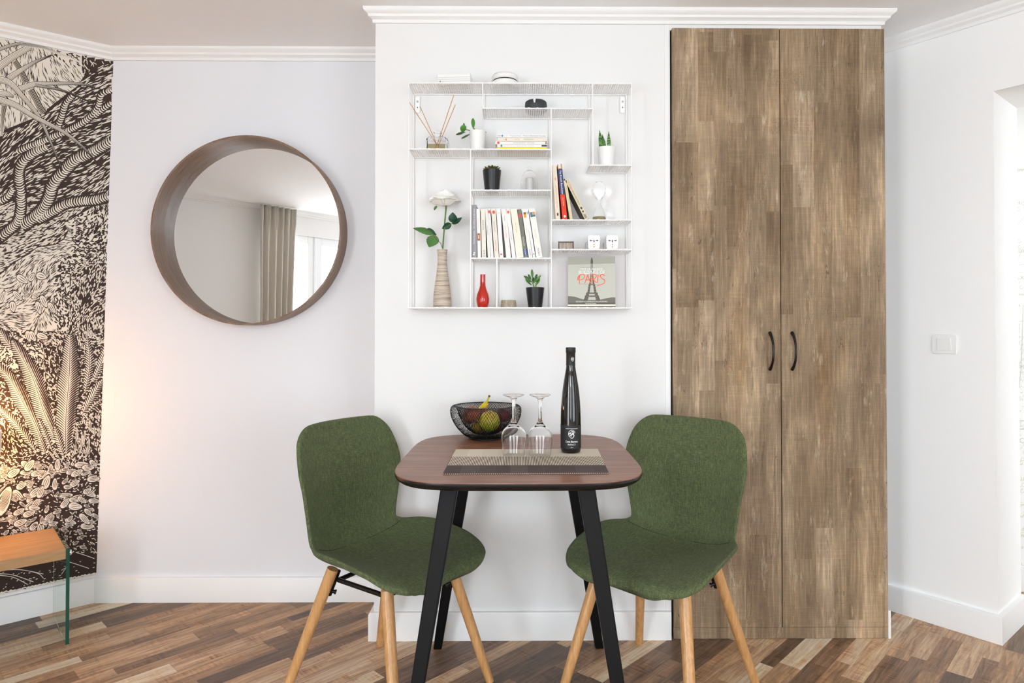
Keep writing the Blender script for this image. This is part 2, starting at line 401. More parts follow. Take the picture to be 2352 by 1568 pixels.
mb = MB(); seg(AB, K1, 0, CEIL, mb, side=outward(AB, K1)); struct(mb.build('wall_side', wall_lit))
def window_wall(wname, idx, p, q, a0, a1, z0, z1):
    Ln = (Vector(q)-Vector(p)).length; f0, f1 = a0/Ln, a1/Ln; sd = outward(p, q)
    m = MB(); A, B = lerp2(p, q, f0), lerp2(p, q, f1)
    seg(p, A, 0, CEIL, m, side=sd); seg(B, q, 0, CEIL, m, side=sd)
    if z0 > 0: seg(A, B, 0, z0, m, side=sd)
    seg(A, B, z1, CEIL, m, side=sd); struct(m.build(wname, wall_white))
    d = (Vector(q)-Vector(p)).normalized(); nn = Vector((d.y, -d.x))*sd
    M = Matrix(((d.x, nn.x, 0, A[0]), (d.y, nn.y, 0, A[1]), (0, 0, 1, 0), (0, 0, 0, 1)))
    w = a1-a0; fr = MB(); wm = (w)/2
    y0, y1 = .03, .08
    for x0, x1 in ((0, wm-.01), (wm+.01, w)):
        fr.box(x0, x0+.075, y0, y1, z0, z1, M=M); fr.box(x1-.075, x1, y0, y1, z0, z1, M=M)
        fr.box(x0+.075, x1-.075, y0, y1, z0, z0+.09, M=M); fr.box(x0+.075, x1-.075, y0, y1, z1-.08, z1, M=M)
    fr.box(wm-.012, wm+.012, y0-.012, y1, z0, z1, M=M)
    o = fr.build('window_%d' % idx, mat('white_window_frame', '#f2f4f6', rough=.35), bevel=.004); struct(o)
    MB().box(.05, w-.05, .052, .056, z0+.05, z1-.05, M=M).build('pane', PANE, parent=o)
    return M
PANE = bpy.data.materials.new('window_pane_glass'); PANE.use_nodes = True
_nt = PANE.node_tree; _nt.nodes.clear(); _o = _nt.nodes.new('ShaderNodeOutputMaterial'); _mx = _nt.nodes.new('ShaderNodeMixShader'); _t = _nt.nodes.new('ShaderNodeBsdfTransparent'); _g = _nt.nodes.new('ShaderNodeBsdfGlossy'); _g.inputs['Roughness'].default_value = .02
_mx.inputs[0].default_value = .05; _nt.links.new(_t.outputs[0], _mx.inputs[1]); _nt.links.new(_g.outputs[0], _mx.inputs[2]); _nt.links.new(_mx.outputs[0], _o.inputs[0])
window_wall('wall_window', 1, K1, K2, .12, 1.16, .08, 2.15)
mb = MB(); seg(K2, KC, 0, CEIL, mb, side=outward(K2, KC)); struct(mb.build('wall_corner', wall_white))
Lr = (Vector(RE)-Vector(KC)).length
p_, q_ = KC, RE
mid1, mid2 = .55, 3.35
# rear wall behind the photographer with two windows
dr = (Vector(q_)-Vector(p_)).normalized()
pm = (p_[0]+dr.x*2.7, p_[1]+dr.y*2.7)
window_wall('wall_rear', 2, p_, pm, .12, 1.55, .25, 2.2)
window_wall('wall_rear_right', 3, pm, q_, .10, 1.75, .25, 2.2)

# cornice and skirting swept along the walls
CORN = [(0, CB), (.009, CB), (.010, CB+.012), (.015, CB+.016), (.023, CB+.020), (.025, CB+.028), (.030, CB+.032), (.038, CB+.038), (.040, CB+.044), (.040, CEIL), (0, CEIL)]
SKIRT = [(0, 0), (.018, 0), (.018, .098), (.014, .105), (0, .105)]
def sweep(path, prof, names, mtl, room=(0, .4), z_lean=None, skip=()):
    P = [Vector(p) for p in path]; offs = []
    segn = []
    for i in range(len(P)-1):
        d = (P[i+1]-P[i]).normalized(); segn.append(Vector((-d.y, d.x)))   # left of travel = room side
    for i in range(len(P)):
        a = segn[max(i-1, 0)]; b = segn[min(i, len(segn)-1)]
        mtr = (a+b); mtr = mtr/ (mtr.dot(a) if abs(mtr.dot(a)) > 1e-6 else 1); offs.append(mtr)
    for i in range(len(P)-1):
        if i in skip: continue
        vs = []
        for k in (i, i+1):
            for (o, z) in prof: q = P[k]+offs[k]*o; vs.append((q.x, q.y, z))
        m = len(prof); fs = [(j, (j+1) % m, (j+1) % m+m, j+m) for j in range(m)] + [tuple(range(m)), tuple(range(m, 2*m))[::-1]]
        b = MB(); b.add(vs, fs); struct(b.build(names[i], mtl, smooth=35))
# travel so the room lies on the left: right wall -> wardrobe -> front wall -> recess -> mural
sweep([RE, RWC, RW0, (XR, 2.83), (XR, D1), (XL, D1), (XL, D2), CT, AA, AB, K1, K2],
      CORN, ['trim_9', 'trim_1', 'trim_10', 'trim_11', 'trim_2', 'trim_3', 'trim_4', 'trim_5', 'trim_6', 'trim_7', 'trim_8'], trim_white)
sweep([R(RWC, 0, .30), RWC, RW0], SKIRT, ['baseboard_jamb', 'baseboard_right'], trim_white)
sweep([(.583, D1), (XL, D1), (XL, D2), CBt, AA, AB, K1], SKIRT, ['baseboard_front', 'baseboard_return', 'baseboard_recess', 'baseboard_left', 'baseboard_left_far', 'baseboard_side'], trim_white)
struct(MB().box(.566, .5835, D1-.003, D1+.001, .105, 2.344).build('trim_12', trim_white, bevel=.001))
# small chip on the skirting corner is left to the paint; hall behind the opening
HB = 2.93
struct(MB().box(1.75, 5.0, HB, HB+T, 0, CEIL).build('wall_hall', mat('hall_wall_paper', '#f8f7f4', rough=.8)))
struct(MB().box(5.0, 5.1, 0.5, HB+T, 0, CEIL).build('wall_hall_end', wall_white))
struct(MB().box(1.9, 5.0, HB-.018, HB, 0, .105).build('baseboard_hall', trim_white, bevel=.003))

# ================================================================ MURAL (engraved jungle wallpaper)
def mural_pt(px, py, lay):
    r = ray(px, py); z = 1.2
    for _ in range(5):
        t = min(max(z/CB, 0), 1.1); cx = CBt[0]+(CT[0]-CBt[0])*t
        if px < PXA: p, q = AA, AB
        else: p, q = (cx, 2.85), AA
        h = W2(px, py, p, q)
        z = h.z
    k = .0006+lay*.00004+(.0001 if lay >= 1 else 0)
    return (h.x - n.x*k, h.y - n.y*k, min(max(h.z, .106), CB-.001))
_a, _b = -40.0, 20.0
for _ in range(40):
    _m = (_a+_b)/2
    if W2(_m, 700, AA, AB).x < AA[0]: _a = _m
    else: _b = _m
PXA = _a
EDGE = lambda y: 260.5-(y-140)*.0238        # right edge of the paper in photo coordinates
def build_mural():
    I = Ink(); rr = random.Random(3); U = rr.uniform
    LT, DK = 0, 1
    def inside(poly, x, y):
        c = False; j = len(poly)-1
        for i in range(len(poly)):
            xi, yi = poly[i]; xj, yj = poly[j]
            if (yi > y) != (yj > y) and x < (xj-xi)*(y-yi)/(yj-yi)+xi: c = not c
            j = i
        return c
    X0 = -420
    ytop = lambda x: 140-.204*(260-x)+.5
    ybot = lambda x: 1317+.21*(233-x)
    # paper
    NX = 24
    xs = [X0, -200, -60, PXA] + [i*(258/12) for i in range(0, 12)]
    ys = [0+i/14 for i in range(15)]
    def edge_pt(fx, fy):
        x = X0 + fx*(258-X0); y = ytop(x)+(ybot(x)-ytop(x))*fy
        if fx == 1: x = EDGE(y)
        return (x, y)
    fxs = sorted(set([(x-X0)/(258-X0) for x in xs]+[1.0]))
    for a, b in zip(fxs[:-1], fxs[1:]):
        for c, d in zip(ys[:-1], ys[1:]): I.poly([edge_pt(a, c), edge_pt(b, c), edge_pt(b, d), edge_pt(a, d)], LT, 0)
    def clipx(x, y): return min(x, EDGE(y))
    trunk = [(258, 150), (233, 148), (199, 172), (179, 201), (158, 216), (97, 264), (80, 274), (15, 300), (0, 316), (-200, 360), (X0, 400),
             (X0, 800), (-200, 720), (0, 627), (29, 602), (61, 583), (85, 565), (126, 559), (145, 547), (153, 532), (145, 510), (179, 491), (213, 471), (252, 463)]
    def darkness(x, y):
        """0 = pale paper, 1 = solid ink ground"""
        if y < 480 and inside(trunk, x, y) or (inside(trunk, x, y)): return .9
        if y < 480:
            if x > 128 and y < 178 and y < 118+.62*(x-110): return .35+.5*min(1, max(0, (x-128)/110))
            return .12
        if y < 760:
            d = .10 + .85*min(1, max(0, (x-105)/90)) * min(1, max(0, (y-560)/70))
            d = min(d, .86)
            if x > 185 and y < 600: d = max(d, .35)
            if 165 < x < 215 and 490 < y < 600: d = .6
            return d
        if y < 1085:
            d = .75
            if y < 850 and x < 100: d = .35
            return d
        if y < 1270: return .82
        return .97
    # dark grounds: fine cells
    cs = 4.0
    y = 88
    while y < 1372:
        x = X0
        run = None
        while x < 262:
            d = darkness(x+2, y+2); on = d > .62 and ytop(x) < y < ybot(x)-6
            if on and run is None: run = x
            if run is not None and ((not on) or abs(x+8) < 2 or x-run > 30):
                if x > run: I.poly([(run, y), (clipx(x, y), y), (clipx(x, y+cs), y+cs+.3), (run, y+cs+.3)], DK, 1)
                run = x if on else None
            x += cs
        if run is not None and EDGE(y) > run: I.poly([(run, y), (EDGE(y), y), (EDGE(y+cs), y+cs+.3), (run, y+cs+.3)], DK, 1)
        y += cs
    I.ribbon([(clipx(p[0], p[1]), p[1]) for p in trunk[:11]], 7, DK, 1.5); I.ribbon([(clipx(p[0], p[1]), p[1]) for p in trunk[12:]], 7, DK, 1.5)
    # flow hatching
    def flow(x, y):
        if inside(trunk, x, y): return -.55+.25*math.sin(x*.02+y*.013)
        if y < 480: return 1.15+.35*math.sin(x*.03)+.2*math.sin(y*.05)
        if y < 760: return -.9+1.1*math.sin(x*.021+1.5)*math.cos(y*.017)+.5*math.sin((x+y)*.05)
        if y < 1085: return .5+.9*math.sin(x*.03+y*.02)
        return -.35+.8*math.sin(x*.035)*math.cos(y*.03)
    def hatch(n, xa, xb, ya, yb, ls=(7, 14)):
        for _ in range(n):
            x, y = U(xa, xb), U(ya, yb)
            if not (ytop(x)+2 < y < ybot(x)-7) or x > EDGE(y)-3: continue
            d = darkness(x, y)
            if d < .3 and y > 480 and rr.random() < .35: continue
            a = flow(x, y)+U(-.18, .18) + (U(-.9, .9) if (d > .3 and d < .86 and not inside(trunk, x, y)) else 0)
            ln = U(*ls)
            if d > .92:
                if rr.random() < .30: I.dash(x, y, a, ln*.5, U(1.0, 2.0), LT, 2)
            elif d > .62: I.dash(x, y, a, ln*(1.0 if inside(trunk, x, y) else .62), U(1.4, 2.5), LT, 2, U(-.08, .08))
            elif d > .3: I.dash(x, y, a, ln*.75, U(1.6, 3.2), DK, 2, U(-.12, .12))
            else: I.dash(x, y, a, ln*1.1, U(.9, 1.6), DK, 2, U(-.08, .08))
    hatch(1750, -10, 262, 88, 480, (11, 21)); hatch(4300, -10, 262, 470, 790, (9, 15)); hatch(3300, -10, 262, 780, 1090, (8, 14)); hatch(1300, -10, 262, 1085, 1372, (7, 13))
    hatch(6500, -415, -10, 20, 1420, (11, 20))
    # ringed roots
    def root(pts, w, lay=10):
        P = cr([(a, b) for a, b in pts], 8); P = np.array(P); k = len(P)
        I.ribbon(P, w*1.35, DK, lay); ln = np.r_[0, np.cumsum(np.hypot(*np.diff(P, axis=0).T))]
        Tt = np.gradient(P, axis=0); Tt /= (np.hypot(Tt[:, 0], Tt[:, 1])+1e-9)[:, None]
        s = 1.5
        while s < ln[-1]:
            px = np.interp(s, ln, P[:, 0]); py = np.interp(s, ln, P[:, 1]); tx = np.interp(s, ln, Tt[:, 0]); ty = np.interp(s, ln, Tt[:, 1])
            if px < EDGE(py)-3:
                h = w*.5*U(.85, 1.05); nx, ny = -ty, tx; arc = []
                for q in np.linspace(-1, 1, 5): arc.append((px+nx*h*q+tx*(-(q*q)*w*.22), py+ny*h*q+ty*(-(q*q)*w*.22)))
                ll = U(2.6, 3.6); I.ribbon(arc, [ll*.5, ll, ll*1.1, ll*.8, ll*.3], LT, lay+1)
            s += U(4.9, 6.2)
    z1 = lambda x, y: (x/4.126, 80+y/4.126)
    z2 = lambda x, y: (x/4.126, 440+y/4.126)
    z3 = lambda x, y: (x/4.126, 760+y/4.126)
    root([z1(700, 560), z1(620, 660), z1(590, 760), z1(550, 870)], 14)
    root([z1(1050, 520), z1(960, 570), z1(930, 680), z1(830, 800), z1(680, 890), z1(540, 950), z1(400, 1010), z1(270, 1060), z1(160, 1110)], 14)
    root([z1(1050, 650), z1(980, 700), z1(890, 780)], 12)
    root([z1(430, 1060), z1(300, 1130), z1(200, 1230), z1(180, 1350), z1(200, 1500), z2(195, 60), z2(200, 140), z2(170, 280), z2(80, 370), z2(-60, 480)], 21)
    root([z1(1040, 1010), z1(880, 1110), z1(720, 1180), z1(600, 1300), z1(500, 1420), z2(470, 40), z2(420, 140), z2(330, 240), z2(200, 330)], 25)
    root([z2(1020, 45), z2(900, 80), z2(760, 90), z2(620, 120), z2(480, 200), z2(330, 280)], 20)
    root([z2(120, -20), z2(60, 60), z2(-60, 120)], 14)
    # grass blades
    def blade(pts, w0, w1, lay, dark=False):
        P = np.array(cr(pts, 8)); k = len(P); f = np.linspace(0, 1, k); w = (w0*(1-f)+w1*f)
        I.ribbon(P, w+2.2, DK if not dark else LT, lay); I.ribbon(P, w, LT if not dark else DK, lay+1)
        Tt = np.gradient(P, axis=0); Tt /= (np.hypot(Tt[:, 0], Tt[:, 1])+1e-9)[:, None]; Nn = np.stack([-Tt[:, 1], Tt[:, 0]], 1)
        for q in (-.3, -.12, .08, .27, .4):
            I.ribbon(P+Nn*(w*q)[:, None], np.maximum(w*.05, .5), DK if not dark else LT, lay+2)
    blade([z1(-40, 150), z1(90, 105), z1(200, 82)], 7, 5, 20)
    blade([z1(-20, 310), z1(120, 210), z1(280, 118)], 17, 13, 22)
    blade([z1(290, 520), z1(340, 610), z1(380, 690), z1(420, 740)], 15, 14, 20, True)
    blade([z1(140, 250), z1(190, 330), z1(250, 450)], 12, 14, 20, True)
    blade([z1(40, 670), z1(25, 800), z1(15, 960)], 12, 4, 20, True)
    blade([z1(200, 88), z1(400, 120), z1(520, 165), z1(760, 260)], 7, 2, 24, True)
    blade([z1(80, 415), z1(200, 335), z1(330, 260), z1(490, 192)], 14, 1.5, 26)
    blade([z1(120, 540), z1(300, 475), z1(450, 462), z1(740, 465), z1(900, 500)], 14, 1.5, 28)
    blade([z1(330, 478), z1(520, 512), z1(660, 552), z1(890, 655)], 5, 1.2, 30)
    blade([z1(-20, 560), z1(60, 560), z1(130, 590)], 20, 3, 30)
    blade([z1(-20, 420), z1(90, 455), z1(200, 570), z1(370, 780), z1(480, 1020), z1(590, 1290)], 15, 1.5, 34)
    blade([z1(-20, 610), z1(150, 670), z1(340, 785), z1(600, 920), z1(780, 1060), z1(910, 1200)], 14, 1.5, 38)
    # petals
    def petal(x, y, a, l, w, lay, lines=3):
        c, s_ = math.cos(a), math.sin(a); pt = lambda t, u: (x+c*t-s_*u, y+s_*t+c*u)
        sh = [pt(l*.5*math.cos(q), w*.5*math.sin(q)*(1-.25*math.cos(q))) for q in np.linspace(0, 2*PI, 13)[:-1]]
        if max(p[0] for p in sh) > EDGE(y): return
        big = [((p[0]-x)*1.12+x, (p[1]-y)*1.2+y) for p in sh]
        I.poly(big, DK, lay); I.poly(sh, LT, lay+1)
        for i in range(lines):
            u = (i+.5)/lines-.5
            I.ribbon([pt(-l*.3, w*u*.6), pt(0, w*u*.8), pt(l*.36, w*u*.45)], [.7, 1.5, .6], DK, lay+2)
    for (zx, zy, a, l, w) in ((20, 1000, -1.2, 30, 11), (120, 1090, 1.4, 24, 14), (165, 985, .8, 28, 11), (240, 990, -.9, 18, 8), (365, 1100, 1.3, 30, 12), (415, 1040, 1.1, 30, 13), (490, 1100, 1.0, 28, 11),
                              (340, 985, -.5, 22, 9), (390, 800, .3, 24, 16), (270, 1370, 1.3, 26, 12), (310, 1370, 1.1, 26, 12), (400, 1370, .3, 26, 14), (855, 1350, -1.3, 20, 10), (210, 830, .6, 30, 14), (300, 810, -1, 20, 12), (800, 670, 1.4, 10, 7)):
        petal(*z2(zx, zy), a, l, w, 12, 2)
    # feathered leaves
    def fern(pts, wmax, lay, n_=None, dens=5.8):
        P = np.array(cr(pts, 12)); k = len(P); ln = np.r_[0, np.cumsum(np.hypot(*np.diff(P, axis=0).T))]; Lt = ln[-1]
        Tt = np.gradient(P, axis=0); Tt /= (np.hypot(Tt[:, 0], Tt[:, 1])+1e-9)[:, None]
        f = ln/Lt; w = wmax*np.power(np.sin(np.pi*np.clip(f*.86+.03, 0, 1)), .7)*(1-.15*f)
        w *= 1+.08*np.sin(f*19)
        Pc = P.copy()
        I.ribbon(Pc, w*.96, LT, lay)
        Nn = np.stack([-Tt[:, 1], Tt[:, 0]], 1)
        s = 2
        while s < Lt:
            g = lambda arr: np.interp(s, ln, arr)
            x, y, tx, ty, ww = g(P[:, 0]), g(P[:, 1]), g(Tt[:, 0]), g(Tt[:, 1]), g(w)
            for sd in (-1, 1):
                nx, ny = -ty*sd, tx*sd; h = ww*.52; sl = .95 if sd < 0 else .8
                arc = [(x+nx*h*q-tx*h*q*sl*(1.3-.3*q), y+ny*h*q-ty*h*q*sl*(1.3-.3*q)) for q in (.08, .4, .75, 1.05)]
                if max(a[0] for a in arc) < EDGE(y): I.ribbon(arc, [.8, 1.7 if sd > 0 else 3.0, 2.2 if sd > 0 else 3.8, 2.6], DK, lay+2)
            s += dens
        I.ribbon(P, [1.3]*k, DK, lay+3); I.ribbon(P+Nn*1.1, [.9]*k, LT, lay+4)
    fern([z3(0, -10), z3(60, 90), z3(140, 190)], 26, 14)
    fern([z3(1005, 130), z3(960, 300), z3(890, 480)], 20, 16)
    fern([z3(830, 55), z3(850, 300), z3(810, 590)], 21, 16)
    fern([z3(975, 460), z3(890, 600), z3(780, 790)], 24, 20)
    fern([z3(975, 650), z3(900, 700), z3(840, 770)], 12, 24)
    fern([z3(-80, 300), z3(80, 430), z3(220, 680), z3(340, 900), z3(430, 1160)], 38, 24, dens=5.4)
    fern([z3(120, 90), z3(300, 420), z3(420, 780), z3(540, 1050)], 46, 30, dens=5.4)
    fern([z3(-80, 660), z3(150, 880), z3(350, 1140)], 22, 36)
    fern([z3(665, 35), z3(655, 420), z3(625, 800), z3(620, 1180)], 52, 40, dens=5.6)
    fern([z3(370, 830), z3(430, 980), z3(500, 1130)], 16, 46); fern([z3(520, 900), z3(560, 1040), z3(610, 1200)], 20, 46)
    for (x, y, a, l) in ((720, 980, -1.5, 170), (760, 1060, -1.45, 240), (700, 1130, -1.3, 150), (790, 1010, -1.45, 150), (815, 1150, -1.4, 130), (830, 1080, -1.5, 190), (850, 900, -1.5, 120), (890, 950, -1.6, 110), (935, 960, -1.6, 120), (960, 930, -1.6, 140), (500, 1180, 1, 90), (540, 1170, 1, 110)):
        cx, cy = z3(x, y); I.dash(cx, cy, a, l/4.1, 4.6, LT, 50, .06); I.dash(cx, cy, a, l/4.4, 1.1, DK, 52, .06)
    # leaf litter
    for _ in range(230):
        x, y = U(-60, 238), U(1062, 1262)
        if y > ybot(x)-16: continue
        dark_zone = y > 1210
        l = U(15, 34) if not dark_zone else U(9, 18)
        a = -.4+U(-.7, .7) + .5*math.sin(x*.04)
        if x+l*.6 > EDGE(y)-2: continue
        petal(x, y, a, l, l*U(.35, .52), 53 + rr.randrange(0, 30), 3 if l > 14 else 1)
    petal(8, 1150, -1.15, 74, 30, 86, 9)
    z4 = lambda x, y: (x/3.92, 1080+y/3.92)
    for pts in ([z4(-20, 900), z4(150, 890), z4(270, 905), z4(390, 930)], [z4(-20, 925), z4(120, 940), z4(300, 1000)], [z4(-20, 940), z4(120, 960), z4(250, 1025)], [z4(270, 905), z4(350, 930), z4(390, 968)],
                [z4(680, 735), z4(760, 760), z4(850, 792)], [z4(520, 790), z4(680, 840), z4(800, 880)]):
        P = cr(pts, 6); I.ribbon(P, [1.6]*len(P), LT, 60)
    # pale ragged lower edge
    x = -60
    while x < 228:
        w = U(7, 16); yb = ybot(x)
        I.ribbon([(x, yb-3-U(0, 2.5)), (x+w*.5, yb-4.5-.21*w*.5-U(0, 2)), (min(x+w, EDGE(1300)), yb-3-.21*w)], [2.5, 3.6, 2.2], LT, 60); x += w*.8
    paper = mat('mural_paper', '#ece4d6', rough=.75); ink = mat('mural_ink', '#3a2922', rough=.7)
    o = I.build('wall_mural', [paper, ink], mural_pt)
    struct(o); return o
build_mural()
# ================================================================ FURNISHINGS ON THE WALLS
black = mat('black_paint', '#0d0d0e', rough=.38); black_matte = mat('black_matte', '#17181a', rough=.6)
white_pl = mat('white_plastic', '#f3f3f1', rough=.4); chrome = mat('chrome', '#d8d8d8', rough=.15, metal=1)
# ---- wardrobe
rust = m_rustic()
YD = D1-.012
wx0 = WY(1546, 800, YD).x; wx1 = WY(2036, 800, YD).x; wxm = WY(1794, 760, YD).x
wz1 = WY(1790, 65, YD).z; wzb = WY(1790, 1440, YD).z
wr = thing('wardrobe', 'tall built-in wardrobe with two rustic brown wood doors and black bow handles', 'wardrobe', ((wx0+wx1)/2, D1, 0))
ox = (wx0+wx1)/2
bk = mat('wardrobe_gap', '#1c130f', rough=.8)
m = MB(); m.box(.5875-ox, XR-.0005-ox, .010, .34, .002, wz1+.004, 0); m.build('carcass', bk, wr)
m = MB(); m.box(wx1-ox+.0005, wx1-ox+.010, -.012, .0, .0, .105); m.build('side_panel', white_pl, wr)
def door(x0, x1, hx, name='door'):
    d = MB().box(x0-ox, x1-ox, YD-D1, YD-D1+.018, wzb, wz1).build(name, rust, wr, bevel=.0012)
    za, zb = WY(1790, 760, YD).z, WY(1790, 852, YD).z; zc = (za+zb)/2; hh = (za-zb)/2-.006
    pts = []; rr_ = []
    for i in range(25):
        t = -1+2*i/24; dep = .034*(1-abs(t)**2.6)
        pts.append((hx-ox, YD-D1-.002-dep, zc+hh*t)); rr_.append(.0058-.0018*(1-t*t) + .0006*(abs(t) > .9))
    MB().tube(pts, rr_, 10, flat=1).build('handle', mat('black_handle_metal', '#0b0a09', rough=.35), d, smooth=60)
door(wx0, wxm-.0016, WY(1768, 800, YD).x); door(wxm+.0016, wx1, WY(1819, 800, YD).x)
MB().box(wx0-ox, wx1-ox, YD-D1+.002, YD-D1+.016, .001, wzb-.0015).build('plinth', rust, wr, bevel=.001)

# ---- round mirror
MX, MZ = WY(565, 528, 2.75).x, WY(565, 528, 2.75).z; MR = .4
wal = mat('mirror_walnut_veneer', rough=.4); g = N(wal)
x, y, z = g.sep(g.coord()); an = g.math('ARCTAN2', z, x)
nv = g.noise(g.comb(g.math('MULTIPLY', an, 3), g.math('MULTIPLY', y, 150), 0), 2.0, 5, .6, .5)
fine = g.noise(g.comb(g.math('MULTIPLY', an, 300), g.math('MULTIPLY', y, 500), 0), 1, 2)
vc = g.ramp(nv, [(.25, '#6d5140'), (.5, '#8a6d57'), (.75, '#a28871')]); vc = g.mix(.25, vc, g.ramp(fine, [(.3, '#505050'), (.7, '#b0b0b0')]), 'OVERLAY')
groove = g.math('LESS_THAN', g.math('ABSOLUTE', g.math('ADD', y, .052)), .0011)
vc = g.mix(g.math('MULTIPLY', groove, .8), vc, L('#33241c')[:3]); g.base(vc)
mr = thing('round_mirror', 'large round wall mirror in a deep walnut veneer ring frame', 'mirror', (MX, D2, MZ))
Mm = Matrix.Rotation(PI/2, 4, 'X')          # lathe axis z -> -y (towards the room)
prof = [(MR, .002), (MR, .0995), (MR-.001, .1), (MR-.007, .1), (MR-.008, .0995), (MR-.008, .002)]
MB().lathe(prof, 128, M=Mm, closed=True).build('frame', wal, mr, smooth=35)
MB().lathe([(0, .004), (MR-.0082, .004), (MR-.0082, .012), (0, .012)], 128, M=Mm).build('mirror_glass', mat('silvered_glass', '#e9ebec', rough=.0, metal=1), mr, smooth=30)

# ---- wall switch on the right wall
sw = W2(2170, 790, RWC, RW0); sl = W2(2141, 790, RWC, RW0); srr = W2(2199, 790, RWC, RW0)
s_ = thing('light_switch', 'square white light switch with one rocker on the right wall', 'light switch', sw, math.atan2(rd.y, rd.x))
hw = .5*(srr-sl).length; hh = (WY(2170, 768, sw.y).z-WY(2170, 813, sw.y).z)/2
def rrect(hx, hz, r, n_=6):
    return [(sx*(hx-r)+r*math.cos(a0+PI/2*k/n_), sz*(hz-r)+r*math.sin(a0+PI/2*k/n_)) for sx, sz, a0 in ((1, 1, 0), (-1, 1, PI/2), (-1, -1, PI), (1, -1, 1.5*PI)) for k in range(n_+1)]
Mw = Matrix.Rotation(PI/2, 4, 'X')           # poly plane -> vertical, extrusion towards -y (room)
MB().prism(rrect(hw, hh, .009), 0, .008, M=Mw).build('plate', white_pl, s_, bevel=.003, bseg=3)
MB().prism(rrect(hw*.55, hh*.64, .004), .0082, .012, M=Mw @ Matrix.Rotation(.05, 4, 'X')).build('rocker', white_pl, s_, bevel=.001)

# ---- console: wooden slab carried by a pane of glass
o0 = Vector((-1.672, 2.466, 0)); ca = MD.copy(); cb_ = Vector((-ca.y, ca.x))
if cb_.y < 0: cb_ = -cb_
ZS = .355
cons = thing('glass_console', 'low oak console slab held between green-edged glass side panels', 'console table', (o0.x, o0.y, 0), math.atan2(ca.y, ca.x)+PI)
# local: x towards the panel end (0 = panel), negative x along the slab; y: towards the wall must be +
yy = 1
m = MB(); m.box(-1.15, -.012, .004, .352, ZS-.038, ZS)
lx = Vector((math.cos(cons.rotation_euler.z+PI/2), math.sin(cons.rotation_euler.z+PI/2)))
if lx.dot(cb_) < 0: yy = -1; m = MB(); m.box(-1.15, -.012, -.352, -.004, ZS-.038, ZS)
m.build('slab', m_wood('oak_laminate_slab', '#b18a5f', '#c9a274', 'X', 60), cons, bevel=.001)
ggl = mat('console_glass', '#e6f5ee', rough=.0, trans=1, ior=1.5); gedge = mat('green_glass_edge', '#0c5a49', rough=.15, trans=.35, ior=1.5)
for x0 in (-.0115, -1.162):
    m = MB(); ya, yb = sorted((0, yy*.354)); m.box(x0, x0+.011, ya, yb, .001, ZS+.002)
    gl = m.build('glass_panel', ggl, cons)
    ye = (ya, ya) if yy > 0 else (yb, yb)
    MB().box(x0-.0002, x0+.0112, (ya-.0012 if yy > 0 else yb), (ya if yy > 0 else yb+.0012), .001, ZS+.002).build('glass_edge', gedge, gl)
for yb in (.02, .34):
    MB().lathe([(0, 0), (.011, 0), (.011, .005), (.008, .008), (0, .008)], 20, M=Matrix.Translation((0, yy*yb, ZS-.02)) @ Matrix.Rotation(PI/2, 4, 'Y')).build('bolt', chrome, cons, smooth=40)

# ---- table lamp on the console, its shade just outside the frame
lampxy = Vector((-2.033, 2.501))
lam = thing('table_lamp', 'small glowing table lamp on the console, cut off by the left edge of the photo', 'lamp', (lampxy.x, lampxy.y, ZS))
MB().lathe([(0, 0), (.05, 0), (.05, .010), (.007, .014), (.006, .36), (0, .36)], 32).build('base', mat('lamp_white_ceramic', '#efe9df', rough=.3), lam, smooth=40)
shade = mat('lamp_shade_white', '#f5efe6', rough=.7)
MB().lathe([(.060, .354), (.060, .430), (.057, .430), (.057, .354)], 40, closed=True).build('lamp_shade', shade, lam, smooth=35)
MB().box(-.058, .058, -.002, .002, .358, .361).box(-.002, .002, -.058, .058, .358, .361).build('shade_holder', chrome, lam)
MB().sphere((0, 0, .385), .018, 8).build('bulb', mat('lamp_bulb', '#ffffff', emis='#ffc990', es=8), lam, smooth=180)
for dz, en in ((.455, 2.9), (.335, 1.7)):
    pl = bpy.data.lights.new('lamp_light', 'POINT'); pl.energy = en; pl.color = (1.0, .47, .15); pl.shadow_soft_size = .03
    po = bpy.data.objects.new('lamp_light', pl); C.objects.link(po); po.location = (lampxy.x, lampxy.y, ZS+dz)

# ---- curtain seen in the mirror
m = MB(); d_ = Vector((.62, -.78)); in_ = Vector((.78, .62)); c0 = Vector(K1)+in_*.10+d_*(-.06)
def curt(u, v):
    zz = .04+v*(CEIL-.05); pin = 1-.25*(1-v)**1.2*0; amp = .030*(1-.35*v)
    s = u*.40*(.80+.20*v)
    f = math.sin(u*2*PI*5.5+.6*math.sin(u*9)+(.5*math.sin(v*3)))
    off = amp*f + (.012*math.sin(u*2*PI*14) if v > .93 else 0)
    p = c0+d_*s+in_*off; return (p.x, p.y, zz)
m.grid(curt, 110, 30)
cu_ = m.build('curtain', mat('taupe_curtain', '#d3ccc1', rough=.85, bump=.1, bscale=500), None, smooth=180, solid=.002, normals=False)
tag(cu_, 'taupe pleated curtain hanging beside the window, seen in the mirror', 'curtain')

